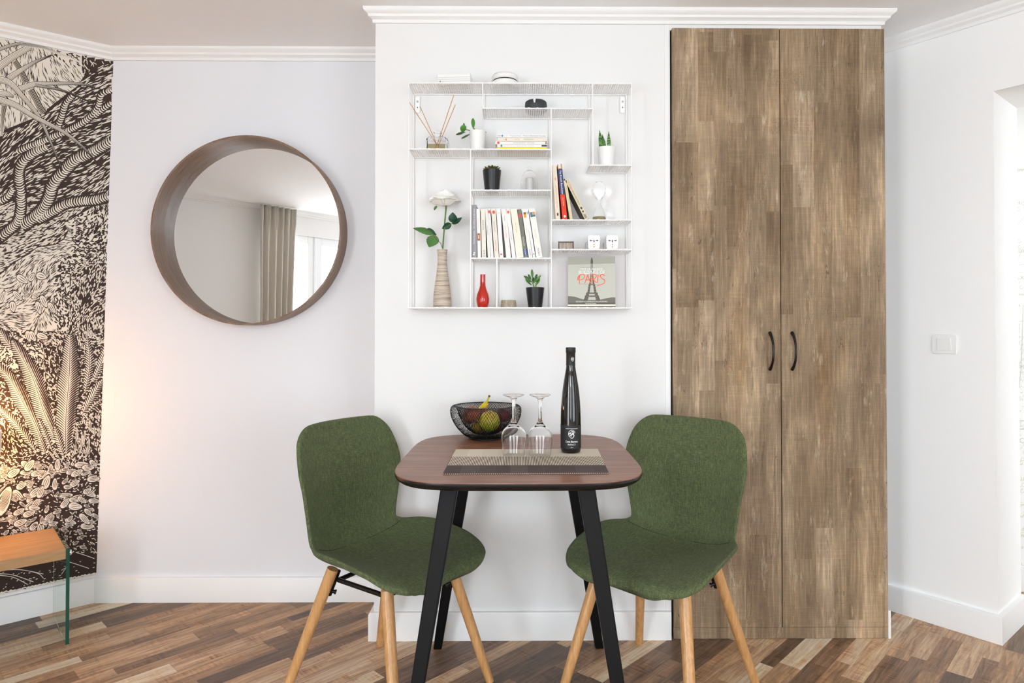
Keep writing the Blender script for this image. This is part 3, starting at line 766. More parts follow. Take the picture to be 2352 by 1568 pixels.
# ================================================================ WIRE SHELF
wire = mat('white_wire_enamel', '#fafaf9', rough=.45)
YF, YB = 2.372, 2.486
sx0, sx1 = WY(938, 450, YF).x, WY(1451.5, 450, YF).x
zrow = lambda py: WY(1190, py-1.6, YF).z
xc = lambda px: WY(px, 450, YF).x
shelf = thing('wire_shelf', 'square white wire wall shelf with many perforated compartments', 'wall shelf', ((sx0+sx1)/2, D1, zrow(707)))
sh0 = Vector(shelf.location)
def sl_(x, y, z): return (x-sh0.x, y-sh0.y, z-sh0.z)
rimm = .0028
def shelf_plate(pxa, pxb, py, name='shelf_plate'):
    xa, xb = xc(pxa), xc(pxb); zt = zrow(py)
    m = MB(); n_ = int(round((xb-xa)/.0082)); stp = (xb-xa)/n_
    for i in range(n_+1):
        x_ = xa+i*stp; m.box(*(x_-.0017-sh0.x, x_+.0017-sh0.x), YF-sh0.y, YB-sh0.y, zt-.0012-sh0.z, zt-sh0.z)
    k = 11
    for j in range(k+1):
        y_ = YF+(YB-YF)*j/k; m.box(xa-sh0.x, xb-sh0.x, y_-.0012-sh0.y, y_+.0012-sh0.y, zt-.0013-sh0.z, zt-.0001-sh0.z)
    p = m.build(name, wire, shelf)
    m = MB(); r = rimm
    ring = [sl_(xa, YF, zt-r), sl_(xb, YF, zt-r), sl_(xb, YB, zt-r), sl_(xa, YB, zt-r)]
    for a, b in zip(ring, ring[1:]+ring[:1]): m.tube([a, b], r, 6)
    # twisted lip along the front
    q = []; nn_ = int((xb-xa)/.004)
    for i in range(nn_+1):
        a = i*PI/4; q.append(sl_(xa+(xb-xa)*i/nn_, YF-.0010*math.cos(a)-.0012, zt-r+.0016*math.sin(a)+.0006))
    m.tube(q, .0016, 5)
    m.build('rim_wire', wire, p, smooth=50)
for a, b, y_ in ((938, 1451.5, 191), (1109, 1360, 249), (940, 1266, 343), (1355, 1450, 379), (1082, 1266, 437), (1268, 1451, 505), (1268, 1451, 573), (1082, 1266, 593), (938, 1451.5, 707)):
    shelf_plate(a, b, y_)
def upright(px, ya, yb_):
    x_ = xc(px); za, zb_ = zrow(ya), zrow(yb_)
    for Y_ in (YF, YB): MB().tube([sl_(x_, Y_, za), sl_(x_, Y_, zb_)], .0026, 8).build('upright_wire', wire, shelf, smooth=60)
for px, ya, yb_ in ((938.5, 191, 707), (1451, 191, 707), (1108.5, 191, 249), (1361.5, 191, 249), (1362, 249, 379), (1266, 249, 707), (1081, 343, 707), (1141, 593, 707)):
    upright(px, ya, yb_)
for px in (952+7, 1432-2):
    x_ = WY(px, 240, YB).x; za, zb_ = WY(px, 222, YB).z, WY(px, 259, YB).z
    b = MB().box(x_-.009-sh0.x, x_+.009-sh0.x, YB-.001-sh0.y, YB+.0005-sh0.y, zb_-sh0.z, za-sh0.z).build('mounting_plate', wire, shelf, bevel=.0005)
    MB().lathe([(0, 0), (.0048, 0), (.0035, .003), (0, .0034)], 16, M=Matrix.Translation(sl_(x_, YB-.001, za-.013*1.5)) @ Matrix.Rotation(PI/2, 4, 'X')).build('screw', chrome, b, smooth=40)
    MB().lathe([(0, 0), (.0022, 0), (.0022, .0006), (0, .0006)], 12, M=Matrix.Translation(sl_(x_, YB-.001, za-.013*3.2)) @ Matrix.Rotation(PI/2, 4, 'X')).build('screw_hole', mat('dark_grey', '#555555'), b)
ZT = {k: zrow(k)+.0002 for k in (191, 249, 343, 379, 437, 505, 573, 593, 707)}
YM = 2.425
def sh(px, row, Y=YM): return (WY(px, 450, Y).x, Y, ZT[row])
PXM = YM/FPX

# ---- things on the shelf ------------------------------------------------------
# top row
t = thing('router_box', 'flat white plastic box lying on the top of the wire shelf', 'box', sh(1045, 191, 2.43), -.05); t.scale.z = 2.05
MB().box(-.062, .062, -.035, .035, 0, .021).build('body', white_pl, t, bevel=.003, bseg=3)
m = MB()
for z_ in (.006, .0095, .013): m.box(-.0605, .0605, -.0355, -.0348, z_, z_+.0008)
m.build('groove', mat('light_grey_line', '#cfcfcc'), t)
m = MB(); m.lathe([(0, 0), (.0016, 0), (.0016, .0006), (0, .0006)], 10, M=Matrix.Translation((-.050, -.0352, .006)) @ Matrix.Rotation(PI/2, 4, 'X')).build('light_hole', mat('dark_grey', '#555555'), t)
t = thing('smoke_detector', 'round white smoke detector lying on the top of the wire shelf', 'smoke detector', sh(1160, 191, 2.432)); t.scale.z = 1.62
MB().lathe([(0, 0), (.046, 0), (.049, .004), (.049, .012), (.046, .0135), (0, .0135)], 56).build('base', white_pl, t, smooth=40)
MB().lathe([(.044, .0135), (.044, .0160), (0, .0160)], 56).build('slot', mat('slot_dark', '#3a3b3a', rough=.8), t)
MB().lathe([(.046, .0158), (.0495, .018), (.050, .024), (.045, .029), (.03, .031), (0, .0315)], 56).build('cover', white_pl, t, smooth=40)
t = thing('ashtray', 'round black ashtray with notches on the short upper shelf', 'ashtray', sh(1231, 249, 2.43)); t.scale.z = 1.8
def ash(u, v):
    a = u*2*PI; prof_ = [(.034, 0), (.040, .004), (.0415, .014), (.040, .021), (.036, .023), (.031, .020), (.028, .010), (.0, .009)]
    f = v*(len(prof_)-1); i = min(int(f), len(prof_)-2); q = f-i; r_ = prof_[i][0]*(1-q)+prof_[i+1][0]*q; z_ = prof_[i][1]*(1-q)+prof_[i+1][1]*q
    if z_ > .014:
        for c in (-1.75, 1.4, 3.0):
            if abs((a-c+PI) % (2*PI)-PI) < .11: z_ = .0135
    return (r_*math.cos(a), r_*math.sin(a), z_)
m = MB(); m.grid(ash, 120, 28); m.lathe([(0, 0), (.034, 0)], 60); m.build('body', mat('ashtray_melamine', '#35373a', rough=.5), None).parent = t
# reed diffuser
t = thing('reed_diffuser', 'small square glass reed diffuser with four brown sticks', 'reed diffuser', sh(1005, 343, 2.425))
gls = mat('clear_glass', '#ffffff', rough=.0, trans=1, ior=1.12); thin = gls
def sqlathe(m, prof_, e=.35, n_=32, closed=False):
    def fn(r_, a):
        c, s = math.cos(a), math.sin(a); p = 2+6*e; k = (abs(c)**p+abs(s)**p)**(-1/p); return r_*k*c, r_*k*s
    vs_ = [(*fn(r_, 2*PI*j/n_+PI/4*0), z_) for r_, z_ in prof_ for j in range(n_)]; k = len(prof_)
    fs_ = [(i*n_+j, i*n_+(j+1) % n_, (i+1)*n_+(j+1) % n_, (i+1)*n_+j) for i in range(k-1) for j in range(n_)]
    fs_ += [tuple(range(n_))[::-1], tuple(range((k-1)*n_, k*n_))]; m.add(vs_, fs_); return m
sqlathe(MB(), [(.037, .0), (.040, .003), (.040, .042), (.034, .049), (.013, .0515), (.012, .066), (.016, .071), (.016, .076), (.011, .076), (.011, .052), (.030, .047), (.036, .041), (.036, .006), (.033, .005)], .8).build('bottle', gls, t, smooth=30)
sqlathe(MB(), [(.0345, .0055), (.0355, .022)], .8).build('scented_oil', mat('diffuser_oil', '#efe0ae', rough=0, trans=.85, ior=1.33), t)
stick = mat('reed_stick', '#c98f4f', rough=.7)
ps = sh(1005, 343, 2.425)
for (tx, ty, bx, k) in ((939, 233, .010, -.01), (965, 245, .007, .012), (1042, 220, -.008, -.008), (1046, 240, -.005, .01)):
    tip = WY(tx, ty, 2.425+k)
    MB().tube([(bx, k*.4, .008), (tip.x-ps[0], k, tip.z-ps[2])], .0014, 6).build('reed_stick', stick, t, smooth=60)
# potted plants
soil = mat('potting_soil', '#3a2c22', rough=.95, bump=.8, bscale=300)
def pot(t, r0, r1, h, m_):
    MB().lathe([(0, 0), (r0, 0), (r1, h), (r1-.002, h+.0005), (r1-.003, h-.001), (r0-.001, .006), (0, .006)], 48).build('pot', m_, t, smooth=35)
    MB().lathe([(0, h-.010), (r1-.0035, h-.007), (r1-.0035, h-.012), (0, h-.012)], 32).build('soil', soil, t, smooth=60)
jade = mat('jade_leaf', '#4d8a34', rough=.35, coat=.3); jade2 = mat('jade_leaf_dark', '#3c5f33', rough=.4, coat=.2)
def leafblob(t, p, d, ln, w, th, m_, name='leaf'):
    w *= 1.25; th *= 1.3; ln *= 1.12
    d = Vector(d).normalized(); q = d.to_track_quat('Z', 'Y').to_matrix().to_4x4()
    prof_ = []; m = MB(); n_ = 12; k = 10; vs_ = []
    for i in range(k+1):
        f = i/k; r_ = math.sin(PI*min(1, f*.96+.02))**.75*(.45+.55*f**.7) if f > 0 else .12
        if i == k: r_ = .04
        for j in range(n_):
            a = 2*PI*j/n_; vs_.append((w*.5*r_*math.cos(a), th*.5*r_*math.sin(a), ln*f))
    fs_ = [(i*n_+j, i*n_+(j+1) % n_, (i+1)*n_+(j+1) % n_, (i+1)*n_+j) for i in range(k) for j in range(n_)]+[tuple(range(n_))[::-1], tuple(range(k*n_, (k+1)*n_))]
    m.add(vs_, fs_, M=Matrix.Translation(p) @ q); return m.build(name, m_, t, smooth=180)
wpot = mat('white_ceramic_pot', '#f1f1ef', rough=.25); bpot = mat('black_plastic_pot', '#131417', rough=.35)
t = thing('jade_plant', 'jade plant with round green leaves in a white pot', 'potted plant', sh(1097, 343, 2.43)); p0 = Vector(t.location)
pot(t, .025, .032, .078, wpot)
def loc(px, py, Y=YM, dy=0): v = WY(px, py, Y+dy); return v-p0
stem = mat('jade_stem', '#7c9a4c', rough=.5)
b0 = Vector((-.004, 0, .070))
def stalk(a, b, r=.0018, m_=None, t_=None): MB().tube(cr([tuple(a), tuple((Vector(a)+Vector(b))/2+Vector((0, 0, .003))), tuple(b)], 4), r, 6).build('stem', m_ or stem, t_ or t, smooth=90)
stalk(b0, loc(1069, 297)); stalk(b0, loc(1087, 292)); 
leafblob(t, loc(1069, 303), (-1, -.2, -.35), .034, .023, .008, jade2)
leafblob(t, loc(1062, 305, dy=-.012), (.25, -.75, .75), .030, .024, .009, jade)
leafblob(t, loc(1067, 295), (-.15, .2, 1), .021, .007, .005, jade2)
leafblob(t, loc(1087, 296), (-.03, .1, 1), .038, .015, .006, jade)
leafblob(t, loc(1081, 307), (-.85, -.3, -.55), .038, .015, .007, jade2)
leafblob(t, loc(1090, 302), (1, 0, .35), .020, .008, .006, jade2); leafblob(t, loc(1099, 300), (1, -.1, -.25), .028, .009, .006, jade2)
snake = mat('snake_plant', rough=.4); g = N(snake); _, _, z = g.sep(g.coord())
nz = g.noise(g.mapping(g.coord(), scale=(30, 30, 200)), 1.4, 2); g.base(g.ramp(nz, [(.40, '#2f5a2c'), (.52, '#5f9448'), (.62, '#87b569')]))
t = thing('snake_plant', 'spiky snake plant in a white pot on the small right shelf', 'potted plant', sh(1393, 379, 2.425)); p0 = Vector(t.location)
pot(t, .027, .034, .075, wpot)
def spike(xa, xb, dy, ztop, w):
    a = loc(xa, 345, dy=dy); b = loc(xb, ztop, dy=dy); pts = [tuple(a*(1-f)+b*f) for f in np.linspace(0, 1, 10)]
    MB().tube(pts, [w*(1-.25*f-.75*max(0, f-.55)/.45*1.0)+.0004 for f in np.linspace(0, 1, 10)], 10).build('leaf', snake, t, smooth=180)
spike(1382, 1377, -.01, 298, .0085); spike(1390, 1383, .012, 308, .007); spike(1399, 1398, 0, 301, .0072)
t = thing('echeveria', 'low rosette succulent in a black pot on the small middle shelf', 'potted plant', sh(1130, 437, 2.425)); p0 = Vector(t.location)
pot(t, .0265, .0345, .082, bpot)
suc = mat('echeveria_leaf', '#5d6b3a', rough=.45); suc2 = mat('echeveria_leaf_red', '#7a5a3c', rough=.45)
for i in range(18):
    a = i*2.4; rr_ = .005+.0011*i; leafblob(t, (rr_*.6*math.cos(a), rr_*.6*math.sin(a), .083), (math.cos(a), math.sin(a), .7-.02*i),   .024-.0003*i, .010, .005, suc if i % 3 else suc2)
leafblob(t, (-.004, 0, .088), (-.4, 0, 1), .014, .006, .003, suc)
t = thing('gollum_jade', 'small bushy green succulent in a black pot on the bottom shelf', 'potted plant', sh(1229, 707, 2.425)); p0 = Vector(t.location)
pot(t, .026, .0345, .0745, bpot)
stalk((0, 0, .06), loc(1222, 645), .003); stalk((.002, 0, .06), loc(1231, 650), .003)
gj = mat('gollum_leaf', '#3f6b2e', rough=.35, coat=.2); gj2 = mat('gollum_leaf_light', '#5b8f3e', rough=.35, coat=.2)
for i, (x_, y_, dx, dz, ln) in enumerate(((1223, 640, -.05, 1, .034), (1222, 648, -.9, .65, .032), (1216, 640, -1, .5, .022), (1226, 650, .7, .75, .036), (1228, 645, .35, 1, .026), (1221, 655, -.9, .9, .030), (1229, 657, .55, .8, .030),
                             (1220, 643, -.45, .9, .022), (1224, 652, .1, 1, .024), (1218, 648, -.6, .6, .024), (1230, 648, .8, .8, .022))):
    leafblob(t, loc(x_, y_, dy=(-.008 if i % 2 else .008)), (dx, -.25 if i % 2 else .25, dz), ln, .0105, .0085, gj if i % 3 else gj2)

# glass pieces
def ring_lathe(prof_o, th): return prof_o+[(max(r_-th, 0), z_) for r_, z_ in reversed(prof_o)]
t = thing('glass_bell_jar', 'small clear glass bell jar on the middle shelf', 'bell jar', sh(1216, 437, 2.43)); t.scale.z = 1.17
po_ = [(.030, 0), (.0305, .03), (.029, .050), (.022, .064), (.010, .072), (.005, .074), (.005, .077), (.0075, .081), (.004, .084), (0, .0845)]
MB().lathe(po_+[(0, .0705), (.009, .0702), (.021, .0625), (.0275, .049), (.029, .03), (.0285, 0)], 40, closed=True).build('dome', gls, t, smooth=60)
MB().lathe([(0, 0), (.014, 0), (.014, .046), (.012, .048), (0, .048)], 24).build('inner_candle', mat('frosted_white', '#f7f7f5', rough=.3, trans=.5), t, smooth=40)
t = thing('hourglass', 'clear glass hourglass with pale sand beside the leaning books', 'hourglass', sh(1376, 505, 2.425)); t.scale.z = 1.135
hz = .132
po_ = [(.024, 0), (.0245, .010), (.023, .022), (.014, .043), (.0045, .060), (.0030, .064), (.0045, .068), (.013, .079), (.0225, .093), (.0255, .107), (.0225, .121), (.012, .130), (0, .132)]
MB().lathe([(0, 0)]+po_+[(0, .1312), (.0115, .1293), (.0218, .1207), (.0248, .107), (.0218, .0933), (.0123, .0795), (.0038, .0685), (.0023, .064), (.0038, .0595), (.0133, .0427), (.0223, .022), (.0238, .010), (.0232, .0015), (0, .0015)], 36).build('glass', mat('fine_glass', '#ffffff', rough=0, trans=1, ior=1.07), t, smooth=60)
MB().lathe([(0, .0018), (.0228, .0018), (.0234, .010), (.0220, .0150), (0, .0165)], 32).build('sand', mat('hourglass_sand', '#a39874', rough=.9), t, smooth=40)
t = thing('red_vase', 'glossy red glass bottle vase on the bottom shelf', 'vase', sh(1109, 707, 2.42)); t.scale.z = 1.06
MB().lathe([(0, 0), (.017, 0), (.019, .002), (.0235, .018), (.0245, .030), (.022, .045), (.015, .062), (.0105, .076), (.0098, .090), (.0098, .116), (.0085, .116), (.0085, .090), (.009, .078), (.0, .07)], 40).build('body', mat('red_glass', '#d42708', rough=.05, trans=.35, ior=1.45, coat=.6), t, smooth=60)
t = thing('ridged_wood_cup', 'low striped wooden tealight cup on the bottom shelf', 'candle holder', sh(1168, 707, 2.425)); t.scale.z = 1.2
rid = mat('striped_wood', rough=.5); g = N(rid); x, y, z = g.sep(g.coord()); an = g.math('ARCTAN2', y, x)
g.base(g.ramp(g.noise(g.comb(g.math('MULTIPLY', an, 5.5), 0, g.math('MULTIPLY', z, 10)), 1.6, 3, .6), [(.35, '#8d7658'), (.45, '#c7b89c'), (.55, '#7f8a80'), (.62, '#b2895c'), (.72, '#e0d7c4')]))
MB().lathe([(0, 0), (.030, 0), (.0275, .023), (.025, .023), (.026, .006), (0, .006)], 40).build('body', rid, t, smooth=40)
t = thing('ridged_glass_box', 'tiny brown ribbed glass box with metal corners on the narrow shelf', 'box', sh(1299, 573, 2.42)); t.scale.z = 1.5
MB().box(-.027, .027, -.02, .02, 0, .019).build('body', mat('brown_tint_glass', '#b5a294', rough=.15, trans=.6), t, bevel=.002)
m = MB()
for i in range(9): m.tube([(-.020+i*.005, -.0208, .002), (-.020+i*.005, -.0208, .016)], .0011, 6)
m.build('ribs', mat('rib_beige', '#d8cbbd', rough=.3), t, smooth=60)
m = MB()
for a in (-.0275, .0275): m.tube([(a, -.0205, 0), (a, -.0205, .021)], .0013, 6)
m.tube([(-.0275, -.0205, .0195), (.0275, -.0205, .0195)], .0011, 6); m.build('frame', mat('bronze_wire', '#6b5848', rough=.4, metal=.6), t)
# travel adapters
def adapter(px, label):
    t = thing('travel_adapter', label, 'travel adapter', sh(px, 573, 2.42), -.02, 'white travel adapters on the narrow shelf'); t.scale.z = 1.2
    pr = rrect(.0235, .0235, .009); pr = [(x_*(1-.10*(z_ < 0)*abs(z_)/.0235), z_+.0235) for x_, z_ in pr]
    MB().prism(pr, .0, .03, M=Matrix.Translation((0, .01, 0)) @ Mw).build('body', white_pl, t, bevel=.004, bseg=3)
    m = MB(); dk = mat('socket_slots', '#2a1c1e', rough=.6); br = mat('brass_contact', '#a07840', rough=.3, metal=.8)
    for sx in (-1, 1): m.box(sx*.0105-.0045, sx*.0105+.0045, -.0208, -.0199, .0275, .0295); m.box(sx*.0125-.001, sx*.0125+.001, -.0208, -.0199, .0262, .0308)
    m.box(-.0016, .0016, -.0208, -.0199, .0235, .0305); m.build('socket_slot', dk, t)
    for z_ in (.0165, .0095): MB().lathe([(0, 0), (.0022, 0), (.0022, .0008), (0, .0008)], 14, M=Matrix.Translation((0, -.02, z_)) @ Mw).build('contact', br, t)
    MB().box(-.028, -.015, .012, .034, .004, .028).build('pin_block', mat('grey_plastic', '#c4c4c6', rough=.5), t, bevel=.003)
adapter(1363, 'white travel adapter plug, left of the two on the narrow shelf')
adapter(1405, 'white travel adapter plug, right of the two on the narrow shelf')

# vase with the white rose
t = thing('striped_wooden_vase', 'slender beige wooden vase with horizontal stripes holding a rose', 'vase', sh(1016, 707, 2.43)); t.scale.z = 1.04; p0 = Vector(t.location)
st = mat('striped_vase_wood', rough=.6); g = N(st); x, y, z = g.sep(g.coord())
nn1 = g.noise(g.comb(g.math('MULTIPLY', x, 5), g.math('MULTIPLY', y, 5), g.math('MULTIPLY', z, 220)), 1, 4, .75, .3)
g.base(g.ramp(nn1, [(.32, '#6d5b4d'), (.43, '#a3937f'), (.52, '#c9bdac'), (.75, '#d9cfc0')])); g.bump(nn1, .4, .001)
PR = [(0, 0), (.0335, 0), (.0335, .022), (.032, .048), (.028, .078), (.0235, .108), (.0195, .138), (.0175, .165), (.0175, .185), (.0195, .208), (.0175, .2082), (.0155, .185), (.0, .17)]
MB().lathe([tuple(p) for p in cr(PR[1:10], 5)]+PR[10:], 48).build('body', st, t, smooth=50)
ro = thing('white_rose', 'white artificial rose with dark green leaves standing in the striped vase', 'flower', t.location); R0 = Vector(ro.location)
p0 = R0; sg = mat('rose_stem', '#587a35', rough=.5); lg = mat('rose_leaf_dark', '#1f4a33', rough=.5); lg2 = mat('rose_leaf_mid', '#4c7a3a', rough=.55)
MB().tube([tuple(v) for v in cr([loc(1015, 620), loc(1017, 570), loc(1020, 530), loc(1023, 495), loc(1025, 472)], 4)], .0028, 8).build('stem', sg, ro, smooth=90)
def leaf2(c, d, side, ln, w, m_, fold=.25, par=None):
    d = Vector(d).normalized(); sd = Vector(side).normalized(); nr = d.cross(sd)
    def fn(u, v):
        a = (u-.5)*2; f = v; ww = w*.5*math.sin(PI*min(1, max(0, f))**.8)**.9*(1+.05*math.sin(f*40))
        q = Vector(c)+d*(ln*f)+sd*(a*ww)+nr*(abs(a)*ww*fold-.10*ln*math.sin(PI*f)); return tuple(q)
    m = MB(); m.grid(fn, 6, 12); return m.build('leaf', m_, par or ro, smooth=180, solid=.0006, normals=False)
leaf2(loc(1018, 548), (-.2, .0, -1), (1, .35, 0), .001, .001, lg) if False else None
leaf2(loc(1040, 512), (.02, -.3, 1), (1, .3, 0), .040, .033, lg); leaf2(loc(1038, 514), (1, -.1, .62), (-.4, .7, 1), .045, .024, lg); leaf2(loc(1037, 514), (-1, -.2, -.55), (.4, .6, -1), .040, .026, lg)
leaf2(loc(996, 538), (-1, -.1, .28), (.2, .7, 1), .079, .030, lg2); leaf2(loc(982, 524), (1, .1, -.75), (.5, .6, 1), .042, .02, lg); leaf2(loc(1000, 540), (-.45, -.35, -1), (1, .3, -.3), .054, .045, lg2)
MB().tube([tuple(v) for v in cr([loc(1015, 568), loc(1012, 558), loc(1004, 552), loc(994, 538)], 4)], .0011, 5).build('leaf_stalk', mat('red_stalk', '#6b3a2a'), ro)
MB().tube([tuple(v) for v in cr([loc(1019, 528), loc(1030, 518), loc(1040, 512)], 4)], .0011, 5).build('leaf_stalk', sg, ro)
pet = mat('rose_petal', '#fdfcf6', rough=.8); 
cc = loc(1023, 459)
def petal3(ang, r_, h, w, lean, curl, zb):
    r_, h, lean, zb = r_*1.55, h*1.45, lean*1.5, zb*1.35
    def fn(u, v):
        a = ang+(u-.5)*w; f = v; edge = 1-.18*abs(2*u-1)**2.5
        rr = r_*(.22+.78*math.sin(min(1, f*1.1)*PI/2)**.8)+lean*f*f; z_ = zb+h*f*edge - curl*max(0, f-.75)*4*h*.25
        rr += curl*max(0, f-.7)*.02
        return (cc.x+rr*math.cos(a), cc.y+rr*math.sin(a), cc.z+z_)
    m = MB(); m.grid(fn, 10, 10); m.build('petal', pet, ro, smooth=180, solid=.0007, normals=False)
for i in range(3): petal3(i*2.1+.4, .006, .038, 2.6, .001, 0, -.012)
for i in range(4): petal3(i*1.57+.2, .0115, .0365, 2.2, .001, .1, -.013)
for i in range(5): petal3(i*1.256+.9, .0165, .034, 1.9, .002, .2, -.014)
for i in range(5): petal3(i*1.256+.2, .0205, .031, 1.8, .003, .4, -.0155)
for i in range(5): petal3(i*1.256+.7, .0235, .026, 1.7, .005, .7, -.0165)
for i in range(5): petal3(i*1.256+.2, .0255, .019, 1.6, .008, 1.2, -.017)
leaf2(loc(1010, 462), (-1, -.2, .18), (.1, -.6, 1), .040, .034, pet); leaf2(loc(1002, 472), (-.35, -.2, -1), (1, .2, .2), .020, .012, lg2)
for dx in (-.01, .012): leaf2(loc(1025, 474), (dx*60, -.6, .9), (1, 0, 0), .022, .012, sg)

# ---- books
def book(name, label, loc_, th, dep, hgt, cover, lean=0, rz=0, page='#efe9dc', group=None, texts=(), marks=()):
    """upright book: spine faces the room (-y); x = thickness; leans about its lower left edge"""
    t = thing(name, label, 'book', loc_, rz, group)
    t.rotation_euler = (0, lean, rz)
    c = mat('cover_'+cover.strip('#'), cover, rough=.5)
    m = MB(); k = .0009
    m.box(0, k, 0, dep, 0, hgt); m.box(th-k, th, 0, dep, 0, hgt); m.box(k, th-k, 0, .0012, 0, hgt); m.build('cover', c, t)
    MB().box(k, th-k, .0013, dep-.003, .0015, hgt-.0015).build('pages', mat('book_pages_'+page.strip('#'), page, rough=.9), t)
    for (s_, zc, size, col, rot) in texts:
        tm = mat('ink_'+col.strip('#'), col, rough=.6); top_ = .0005
        if rot == 1: fn = lambda x_, y_, o_, zc=zc: (th/2-y_, -.0005-o_, zc+x_)        # reads upwards
        elif rot == -1: fn = lambda x_, y_, o_, zc=zc: (th/2+y_, -.0005-o_, zc-x_)           # reads downwards
        else: fn = lambda x_, y_, o_, zc=zc: (th/2+x_, -.0005-o_, zc+y_)
        text_obj('spine_text', s_, size, tm, t, fn)
    for mi_, (kind, xa, xb, za, zb_, col) in enumerate(marks):
        mm = mat('ink_'+col.strip('#'), col, rough=.6); m = MB()
        if kind == 'box': m.box(xa*th, xb*th, -.0003-.0001*mi_, 0, za, zb_)
        else:
            n_ = 20; cx_, cz_ = (xa+xb)/2*th, (za+zb_)/2; rx, rz_ = (xb-xa)/2*th, (zb_-za)/2
            m.prism([(cx_+rx*math.cos(2*PI*i/n_), cz_+rz_*math.sin(2*PI*i/n_)) for i in range(n_)], 0, .0003+.0001*mi_, M=Mw)
        m.build('spine_mark', mm, t)
    return t
K = 1.524e-4*(2.388/2.39)
def rowbook(xb0, xb1, xt0, yt, cover, label, dep=.096, **kw):
    z = ZT[593]; base = WY(1070+xb0/10.455, 590, 2.388); h = (1362-yt)*K; ln = -math.atan2((xb0-xt0), (1362-yt))
    th = (xb1-xb0)*K*math.cos(ln)-.0003
    return book('paperback', label, (base.x, 2.386, z), th, dep, h/max(math.cos(ln), .9), cover, ln, group='paperbacks in the row on the wide middle shelf', **kw)
rowbook(136, 262, 134, 85, '#9a9a9f', 'tall grey paperback standing at the left end of the row', dep=.097, texts=[('Thomas Bouchet    Des millieux et des mots', .115, .0072, '#f4f4f4', 1)], marks=[('oval', .28, .62, .009, .015, '#f6f6f6'), ('oval', .38, .72, .016, .021, '#f6f6f6')])
rowbook(283, 368, 255, 185, '#f1eee8', 'white paperback with a small brown picture low on its spine', texts=[('La part du jour', .125, .006, '#d9cfc4', -1)], marks=[('box', .1, .85, .063, .090, '#a9623c'), ('box', .3, .6, .070, .083, '#e6cdbb')])
rowbook(385, 492, 357, 188, '#e9e3d6', 'cream paperback with the figures 10 18 on its spine', texts=[('Journal intime', .12, .0065, '#7d6a55', -1), ('10', .025, .008, '#5c564f', 0), ('18', .016, .008, '#5c564f', 0)], marks=[('box', .25, .75, .005, .0062, '#c98f70'), ('box', .25, .75, .008, .0092, '#8a8fa3')])
rowbook(532, 602, 462, 185, '#eceae4', 'thin white paperback leaning between the cream book and the first red oval', texts=[('Petit Notebook', .10, .005, '#9fb0a5', -1)])
rowbook(608, 672, 522, 170, '#e8e7e5', 'thin pale grey paperback with a red oval at the top of its spine', texts=[('Pensees', .10, .005, '#bcb6ae', -1)], marks=[('oval', .1, .9, .163, .175, '#ee5b41')])
rowbook(690, 798, 607, 180, '#eae4d8', 'cream paperback with a red oval and a lined title panel', texts=[('Sagesse des Lois', .115, .006, '#a8a58a', -1), ('Frederic Ozoge', .045, .0065, '#e0785a', -1)], marks=[('oval', .22, .82, .161, .174, '#ee5b41')])
rowbook(808, 906, 732, 180, '#f3f1ed', 'white paperback with a small orange sign at the foot of its spine', texts=[('essai', .165, .005, '#e9a99a', 0)], marks=[('oval', .25, .75, .010, .016, '#ef5a34')])
rowbook(972, 1090, 850, 185, '#eeece8', 'white paperback after the dark gap with a pink title', texts=[('Annabel', .145, .0055, '#a8a49c', -1), ('Jouer en solitaire', .095, .006, '#efa493', -1)])
rowbook(1112, 1205, 958, 175, '#efeeec', 'white paperback with a red oval after the pink title', texts=[('Le Compte', .08, .006, '#b3aea6', -1)], marks=[('oval', .2, .85, .163, .174, '#ee6b55')])
rowbook(1215, 1390, 1070, 190, '#f0ead9', 'widest cream paperback with small gold letters', texts=[('vent du cirque', .11, .0065, '#c9bd7e', -1)], marks=[('oval', .45, .55, .018, .0195, '#b9ab6a'), ('oval', .3, .4, .012, .0135, '#b9ab6a'), ('oval', .6, .7, .012, .0135, '#b9ab6a'), ('oval', .3, .4, .007, .0085, '#b9ab6a'), ('oval', .6, .7, .007, .0085, '#b9ab6a')])
rowbook(1395, 1497, 1228, 200, '#74796a', 'green grey paperback with a red square and a blue label', texts=[('Paul Roy Jelly', .06, .006, '#eeeeea', -1), ('POCKET', .020, .0065, '#ffffff', -1)], marks=[('box', .1, .95, .150, .162, '#cf5a52'), ('box', .15, .9, .008, .032, '#2f478c')])
rowbook(1512, 1607, 1340, 190, '#f0ede7', 'white paperback with an orange picture on its spine', texts=[('POCKET', .019, .0062, '#2f478c', -1), ('Histoires', .10, .005, '#c9beb2', -1)], marks=[('box', .3, .95, .148, .168, '#e9a24a'), ('box', .3, .95, .160, .168, '#7b6a3a')])
rowbook(1615, 1678, 1430, 185, '#f3f2f0', 'thin white paperback with a green dot at the foot of its spine', marks=[('oval', .3, .8, .012, .0165, '#1d9c78'), ('oval', .2, .85, .160, .172, '#b9bdb9')])
rowbook(1695, 1842, 1508, 180, '#f1eee6', 'white paperback with a blue and orange picture at the right end', texts=[('POCKET', .021, .0075, '#2f478c', -1), ('Tout en solitude', .09, .0055, '#cbbfa2', -1)], marks=[('box', .12, .92, .151, .169, '#4f86a6'), ('box', .45, .92, .158, .169, '#e0996a'), ('box', .12, .92, .151, .156, '#2e7a72')])
